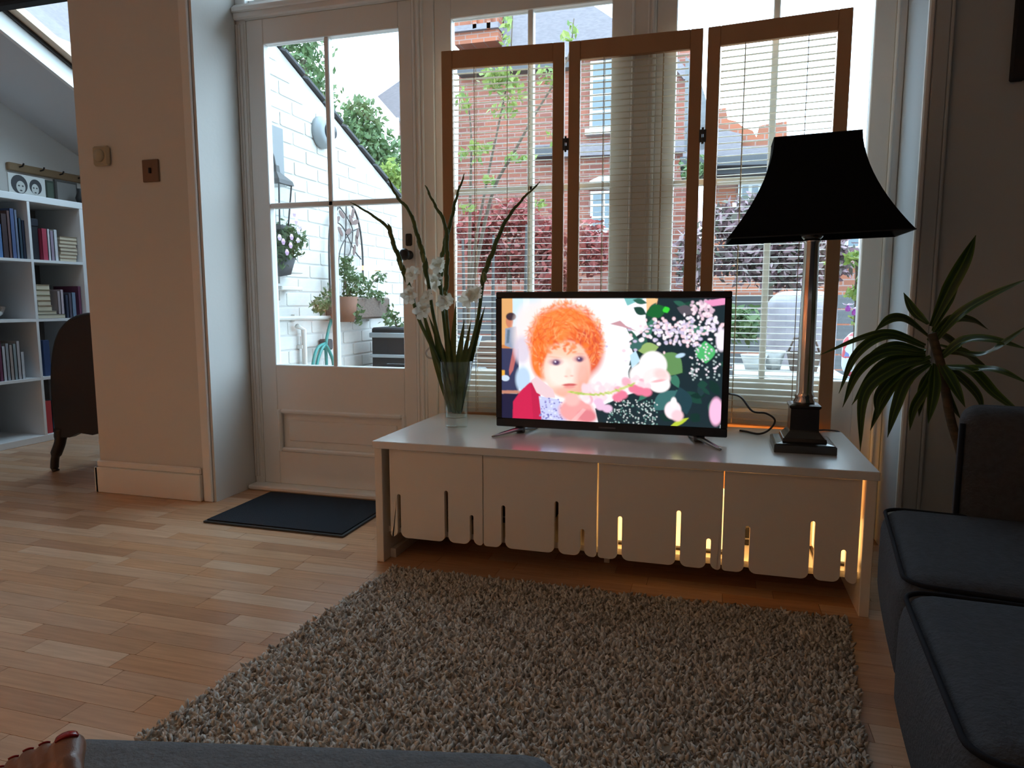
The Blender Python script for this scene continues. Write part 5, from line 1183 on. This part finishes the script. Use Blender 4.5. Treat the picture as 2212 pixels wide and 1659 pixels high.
MB().frust(x, YT2, [(tz, .06, .05), (tz+.10, .08, .06), (tz+.10, .07, .05), (tz+.02, .052, .042)]).build('body', M['wicker'], bk)
MB().tube([(x-.075, YT2, tz+.10), (x-.05, YT2, tz+.17), (x+.05, YT2, tz+.17), (x+.075, YT2, tz+.10)], .006, 8).build('handle', M['wicker'], bk, smooth=True)
# covered barbecue
YQ = 4.5; x0, zt2 = XZ(1667, 632, YQ); x1, _ = XZ(1815, 632, YQ)
bq = thing('covered_barbecue', 'barbecue under a pale lilac grey cover behind the lamp column', 'barbecue', ((x0+x1)/2, YQ+.2, GZ))
MB().soft((x0+x1)/2, YQ+.2, (zt2+.30)/2, (x1-x0)/2, .20, (zt2-.30)/2, .09, 8, .012).build('cover', M['cover'], bq, smooth=True)
for a in (x0+.06, x1-.06):
    MB().tube([(a, YQ+.1, GZ), (a, YQ+.1, .34)], .014, 8).build('leg', M['iron'], bq); MB().tube([(a, YQ+.3, GZ), (a, YQ+.3, .34)], .014, 8).build('leg', M['iron'], bq)
# pot with fuchsia at the right
YFu = 3.3; p = PY(1848, 640, YFu); t = thing('fuchsia', 'bright green fuchsia in a grey pot at the right edge of the right window', 'plant', down(p))
MB().lathe([(.07, 0), (.10, .30), (.11, .30), (.11, .33), (0, .32)], (p.x+.02, YFu, GZ), 20).build('pot', M['grey'], t, smooth=True)
MB().tube(catmull([Vector((p.x+.02, YFu, .15)), PY(1846, 740, YFu), PY(1850, 650, YFu), PY(1852, 560, YFu)], 4), .008, 7).build('stem', M['bark'], t, smooth=True)
foliage('foliage', M['leafY'], t, [(PY(u, v, YFu), (ru/1500*YFu, .1, rv/1500*YFu), n, .024) for u, v, ru, rv, n in ((1850, 558, 26, 20, 60), (1862, 595, 14, 24, 40), (1848, 635, 24, 16, 40), (1850, 690, 12, 24, 14), (1800, 568, 18, 12, 9))], 31)
for k, (u, v) in enumerate(((1846, 668), (1832, 660))):
    c0 = PY(u, v, YFu-.05); mb = MB()
    for a in range(5): d = Vector((math.cos(a*1.257), math.sin(a*1.257), .25)); n0 = len(mb.v); s_ = .026; sdv = d.cross(Vector((0, 0, 1))).normalized()*s_*.35; mb.v += [tuple(c0), tuple(c0+d*s_*.5-sdv), tuple(c0+d*s_+Vector((0, 0, .004))), tuple(c0+d*s_*.5+sdv)]; mb.f.append((n0, n0+1, n0+2, n0+3))
    mb.build('sepals', M['flower'], t); MB().lathe([(0, -.026), (.009, -.024), (.011, -.010), (.004, 0), (0, 0)], c0, 12).build('bloom', M['mauve'], t, smooth=True)
cs = thing('patterned_cushion', 'white cushion with red and blue pattern on the patio, right of the table', 'cushion', PY(1848, 790, 3.6)); c0 = PY(1850, 768, 3.6)
cm = mat('red_blue_pattern', (.70, .72, .78), .8); tt = cm.node_tree; vo = tt.nodes.new('ShaderNodeTexVoronoi'); vo.inputs['Scale'].default_value = 26; cr = tt.nodes.new('ShaderNodeValToRGB'); cr.color_ramp.interpolation = 'CONSTANT'
e_ = cr.color_ramp.elements; e_[0].color = (.70, .72, .78, 1); e_[1].position = .62; e_[1].color = (.62, .12, .14, 1); k_ = e_.new(.8); k_.color = (.20, .25, .55, 1)
tcn = tt.nodes.new('ShaderNodeTexCoord'); tt.links.new(tcn.outputs['Object'], vo.inputs['Vector']); tt.links.new(vo.outputs['Color'], cr.inputs[0]); tt.links.new(cr.outputs[0], tt.nodes['Principled BSDF'].inputs['Base Color'])
MB().soft(c0.x+.02, 3.65, c0.z, .07, .05, .10, .045, 6, .01).build('cover', cm, cs, smooth=True)
st_ = thing('patio_stool', 'grey patio stool carrying the patterned cushion', 'stool', (c0.x+.02, 3.65, GZ))
MB().lathe([(0, 0), (.13, 0), (.13, .03), (0, .03)], (c0.x+.02, 3.65, c0.z-.14), 24).build('seat', M['grey'], st_)
for a in range(3): MB().tube([(c0.x+.02+.08*math.cos(a*2.1), 3.65+.08*math.sin(a*2.1), c0.z-.14), (c0.x+.02+.12*math.cos(a*2.1), 3.65+.12*math.sin(a*2.1), GZ)], .011, 8).build('leg', M['grey'], st_)
# box and can below the left screen
bx2 = thing('planter_box', 'brown wooden planter box outside, left of the television', 'planter', down(PY(1055, 795, 4.2))); a, b2 = PY(1030, 738, 4.2), PY(1078, 800, 4.2)
for i in range(4): zz = b2.z+(a.z-b2.z)*i/4; MB().box((a.x, 4.2, zz+.002), (b2.x+.12, 4.40, zz+(a.z-b2.z)/4-.002), bev=.002).build('board', mat('brown_board', (.22, .13, .09), .8) if i == 0 else bpy.data.materials['brown_board'], bx2)
for dx in (a.x+.02, b2.x+.10): MB().box((dx-.015, 4.22, GZ), (dx+.015, 4.38, b2.z)).build('leg', M['bark'], bx2)
wc = thing('watering_can', 'dark blue grey watering can outside behind the vase', 'watering can', PY(993, 790, 4.0)); p = PY(996, 795, 4.0)
MB().lathe([(0, 0), (.055, 0), (.055, .16), (.04, .18), (0, .18)], (p.x, 4.0, p.z), 20).build('body', M['grey'], wc, smooth=True)
MB().tube([(p.x+.05, 4, p.z+.03), (p.x+.10, 4, p.z+.12), (p.x+.13, 4, p.z+.20)], [.012, .010, .008], 8).build('spout', M['grey'], wc, smooth=True)
MB().tube(catmull([Vector((p.x-.05, 4, p.z+.05)), Vector((p.x-.10, 4, p.z+.12)), Vector((p.x-.04, 4, p.z+.20)), Vector((p.x+.02, 4, p.z+.18))], 5), .006, 8).build('handle', M['grey'], wc, smooth=True)
sl = thing('stone_block', 'stone block outside under the watering can', 'block', down(p)); MB().box((p.x-.12, 3.88, GZ), (p.x+.14, 4.12, p.z), bev=.015).build('block', M['ground'], sl)

# ------------------------------------------------------------------ things on the white garden wall
G = GX+.004
def W_(u, v, off=.03): return PX(u, v, G+off)
rd = thing('wall_lamp', 'round white bulkhead lamp high on the white brick wall', 'lamp', W_(692, 286, 0)); c0 = W_(692, 287, 0)
q = MB().lathe([(0, 0), (.085, 0), (.085, .02), (.072, .045), (.055, .06), (.050, .055), (0, .055)], n=28); Ry = Matrix.Rotation(PI/2, 4, 'Y'); q.v = [tuple((Ry @ Vector(p))+c0) for p in q.v]; q.build('housing', M['grey'], rd, smooth=True)
q = MB().lathe([(0, 0), (.046, 0), (.036, .03), (0, .042)], n=24); q.v = [tuple((Ry @ Vector(p))+c0+Vector((.052, 0, 0))) for p in q.v]; q.build('lens', M['slate'], rd, smooth=True)
bo = thing('wall_board', 'pale grey board on the white wall above the black lantern', 'board', W_(588, 330, 0)); a, b2 = W_(560, 262, 0), W_(603, 262, 0); zl = W_(600, 400, 0).z
MB().box((G, a.y, zl), (G+.02, b2.y, a.z), bev=.002).build('board', mat('pale_grey_board', (.22, .23, .24), .6), bo)
ln_ = thing('garden_lantern', 'black four sided lantern hanging on the white wall', 'lantern', W_(600, 450, .08)); c0 = W_(598, 440, .09); sc_ = .055
x, y_ = c0.x, c0.y; zb_, zt3 = W_(598, 497, .09).z, W_(598, 400, .09).z
MB().frust(x, y_, [(zb_, .055, .055), (zb_+.02, .055, .055)]).build('base', M['iron'], ln_)
for sx in (-1, 1):
    for sy in (-1, 1): MB().tube([(x+sx*.035, y_+sy*.035, zb_+.02), (x+sx*.05, y_+sy*.05, zt3)], .004, 6).build('corner_bar', M['iron'], ln_)
MB().frust(x, y_, [(zb_+.022, .032, .032), (zt3-.002, .046, .046)]).build('glass_body', M['glass'], ln_)
MB().frust(x, y_, [(zt3, .06, .06), (zt3+.02, .055, .055), (zt3+.06, .015, .015), (zt3+.09, .012, .012)]).build('cap', M['iron'], ln_)
MB().tube(catmull([Vector((x, y_, zt3+.085)), Vector((x-.02, y_, zt3+.15)), Vector((G, y_, zt3+.12))], 5), .006, 7).build('bracket', M['iron'], ln_, smooth=True)
hb_ = thing('flower_basket', 'wall basket of green leaves and small pink flowers under the black lantern', 'flower basket', W_(615, 560, .1)); c0 = W_(618, 520, .12)
foliage('foliage', M['leafG'], hb_, [(c0, (.11, .105, .11), 620, .016), (c0+Vector((0, -.05, -.06)), (.08, .06, .08), 250, .015)], 41)
mb = MB()
for (u, v) in ((604, 513), (630, 512), (645, 500), (640, 478), (636, 462), (648, 490), (612, 522), (590, 515), (628, 530), (620, 545), (644, 520)):
    c1 = W_(u, v, .20); n0 = len(mb.v); mb.v += [(c1.x, c1.y+.016*math.cos(i*PI/3), c1.z+.016*math.sin(i*PI/3)) for i in range(6)]+[(c1.x+.01, c1.y, c1.z)]; mb.f += [(n0+i, n0+(i+1) % 6, n0+6) for i in range(6)]
o = mb.build('flowers', M['flower'], hb_); o['kind'] = 'stuff'
c1 = W_(605, 575, .08); MB().lathe([(0, -.05), (.05, -.04), (.075, .04), (.068, .04), (0, .02)], c1, 20).build('pot', M['slate'], hb_, smooth=True)
for i, (v0, v1, lab) in enumerate(((578, 592, 'upper small pale ledge on the white wall, under the flower basket'), (618, 628, 'lower small pale ledge on the white wall'))):
    t = thing('wall_ledge', lab, 'ledge', W_(600, v1, 0)); a, b2 = W_(575, v0, .0), W_(622, v1, .0); MB().box((G, a.y, b2.z), (G+.09, b2.y, a.z), bev=.004).build('ledge', M['white_brick'], t)
    MB().box((G, (a.y+b2.y)/2-.01, b2.z-.05), (G+.02, (a.y+b2.y)/2+.01, b2.z)).build('bracket', M['white_brick'], t)
tr = thing('arched_trellis', 'dark iron arched trellis with leaf shapes on the white wall', 'trellis', W_(748, 640, .02))
A_ = [(714, 690), (712, 600), (711, 520), (716, 475), (733, 446), (748, 438), (765, 452), (777, 492), (783, 545), (784, 600)]
MB().tube(catmull([W_(u, v, .03) for u, v in A_], 5), .006, 7).build('arch', M['iron'], tr, smooth=True)
for L_ in ([(748, 438), (747, 500), (744, 560), (742, 650)], [(716, 475), (740, 490), (765, 540), (780, 560)], [(777, 492), (755, 505), (735, 540), (730, 600)], [(733, 446), (750, 470), (762, 500), (756, 545), (744, 560)]):
    MB().tube(catmull([W_(u, v, .03) for u, v in L_], 5), .0035, 6).build('scroll', M['iron'], tr, smooth=True)
lf_m = mat('rusty_leaf', (.16, .10, .09), .7)
for (u, v, a) in ((728, 475, .6), (738, 463, -.5), (762, 460, 1.2), (768, 480, .3), (758, 475, 2.2), (772, 505, 1.3), (752, 500, .4), (735, 500, 2.4), (770, 520, 1.8), (765, 540, 1.2)):
    c1 = W_(u, v, .035); d = Vector((0, math.cos(a), math.sin(a))); e2 = Vector((0, -math.sin(a), math.cos(a)))
    L_ = [c1+d*.035*math.cos(t)+e2*.015*math.sin(t)*(1 if abs(math.sin(t)) < .99 else 1) for t in [2*PI*i/10 for i in range(10)]]
    MB().add([p for p in L_]+[p+Vector((.003, 0, 0)) for p in L_], [tuple(range(10)), tuple(range(10, 20))[::-1]]+[(i, (i+1) % 10, 10+(i+1) % 10, 10+i) for i in range(10)]).build('metal_leaf', lf_m, tr)
tg = thing('wall_trough', 'brown wicker trough of trailing plants on the white wall', 'planter', W_(770, 690, .08)); a, b2 = W_(735, 642, .1), W_(828, 686, .1)
MB().box((G, a.y, b2.z), (G+.15, b2.y, a.z), bev=.01).build('trough', M['wicker'], tg)
c1 = W_(745, 668, .12); MB().lathe([(0, -.07), (.05, -.07), (.075, .07), (.068, .07), (0, .05)], c1, 20).build('pot', M['terra'], tg, smooth=True)
foliage('foliage', M['leafG'], tg, [(W_(u, v, .14), (.06, ry, rz_), n, .018) for u, v, ry, rz_, n in ((745, 575, .06, .08, 90), (760, 610, .10, .10, 170), (790, 620, .10, .10, 120), (815, 640, .10, .06, 70), (755, 660, .05, .12, 110), (770, 680, .04, .09, 60), (690, 660, .06, .05, 80), (712, 640, .05, .08, 60), (820, 600, .06, .06, 40), (835, 665, .05, .05, 26))], 51)
MB().tube(catmull([W_(752, 650, .12), W_(745, 600, .13), W_(750, 560, .12)], 4), .005, 6).tube(catmull([W_(790, 650, .1), W_(805, 610, .13), W_(835, 590, .12)], 4), .004, 6).build('stems', M['bark'], tg, smooth=True)
pp = thing('wall_pipe', 'long white painted pipe along the foot of the white wall', 'pipe', W_(620, 686, 0)); MB().tube([W_(560, 688, .03), W_(870, 684, .03)], .011, 8).build('pipe', M['white_brick'], pp)
for u in (640, 800): c1 = W_(u, 687, .02); MB().box((G, c1.y-.015, c1.z-.018), (G+.02, c1.y+.015, c1.z+.018)).build('clip', M['white_brick'], pp)
dp = thing('down_pipe', 'short white upright pipe on the wall left of the hose', 'pipe', W_(655, 780, .03)); c1 = W_(656, 712, .03); MB().tube([(c1.x, c1.y, GZ), c1, c1+Vector((0, -.06, .02))], .014, 8).build('pipe', M['white_brick'], dp, smooth=True)
MB().box((G, c1.y-.02, c1.z-.10), (G+.03, c1.y+.02, c1.z-.08)).build('clip', M['white_brick'], dp)
hs = thing('garden_hose', 'green garden hose hanging from a reel on the white wall', 'hose', W_(700, 740, .05))
for k, L_ in enumerate(([(716, 690), (708, 720), (704, 750), (706, 800), (708, 880)], [(702, 742), (688, 750), (678, 775), (672, 830)], [(704, 744), (694, 756), (684, 790), (682, 840)], [(704, 745), (712, 760), (720, 785), (722, 830)])):
    MB().tube(catmull([W_(u, v, .05+.008*k) for u, v in L_], 5), .009, 8).build('hose_loop', M['hose'], hs, smooth=True)
c1 = W_(704, 744, .03); MB().box((G, c1.y-.03, c1.z-.03), (G+.06, c1.y+.03, c1.z+.03), bev=.008).build('reel', M['iron'], hs)
pk = thing('planter_stack', 'tall black planter in front of the white wall, right of the door glass', 'planter', W_(862, 790, .2)); a, b2 = W_(842, 708, .25), W_(905, 790, .25)
MB().box((GX+.13, a.y, GZ), (GX+.38, a.y+.35, a.z), bev=.01).build('box', M['blackmat'], pk)
MB().box((GX+.12, a.y-.01, a.z-.06), (GX+.39, a.y+.36, a.z-.03), bev=.004).box((GX+.12, a.y-.01, a.z-.18), (GX+.39, a.y+.36, a.z-.16), bev=.004).build('band', M['grey'], pk)
foliage('foliage', M['leafG'], pk, [(W_(u, v, .25), (.05, .05, .05), 22, .022) for u, v in ((835, 690), (850, 680), (862, 700))], 61)
MB().tube([W_(858, 708, .25), W_(850, 680, .25)], .004, 6).build('stem', M['bark'], pk)
# white tie hook on the frame left of the vase
tk = thing('curtain_hook', 'small white curtain hook on the frame post left of the vase', 'hook', (-1.15, YF, .66)); L_ = [(927, 752), (920, 762), (925, 772), (938, 775), (948, 782)]
MB().tube(catmull([PY(u, v, YF-.03) for u, v in L_], 5), .004, 8).tube([PY(927, 752, YF-.03), PY(927, 752, YF)], .003, 6).build('hook', M['whitep'], tk, smooth=True)

# grey slated neighbour seen up through the skylight
nh = thing('neighbour_house', 'grey slated neighbour house seen up through the skylight', 'house', (-13, 9, GZ))
MB().box((-16, 5.5, GZ), (-10.2, 14, 3.6)).build('wall', M['brickA'], nh)
MB().prism([(-16.2, 3.6), (-10.0, 3.6), (-11.2, 7.6), (-13.1, 9.6), (-15.0, 7.6)], 'y', 5.4, 14.1).build('roof', M['roof'], nh)
MB().box((-12.2, 7.0, 6.6), (-11.3, 7.9, 10.4), bev=.03).build('chimney', M['brickA'], nh)
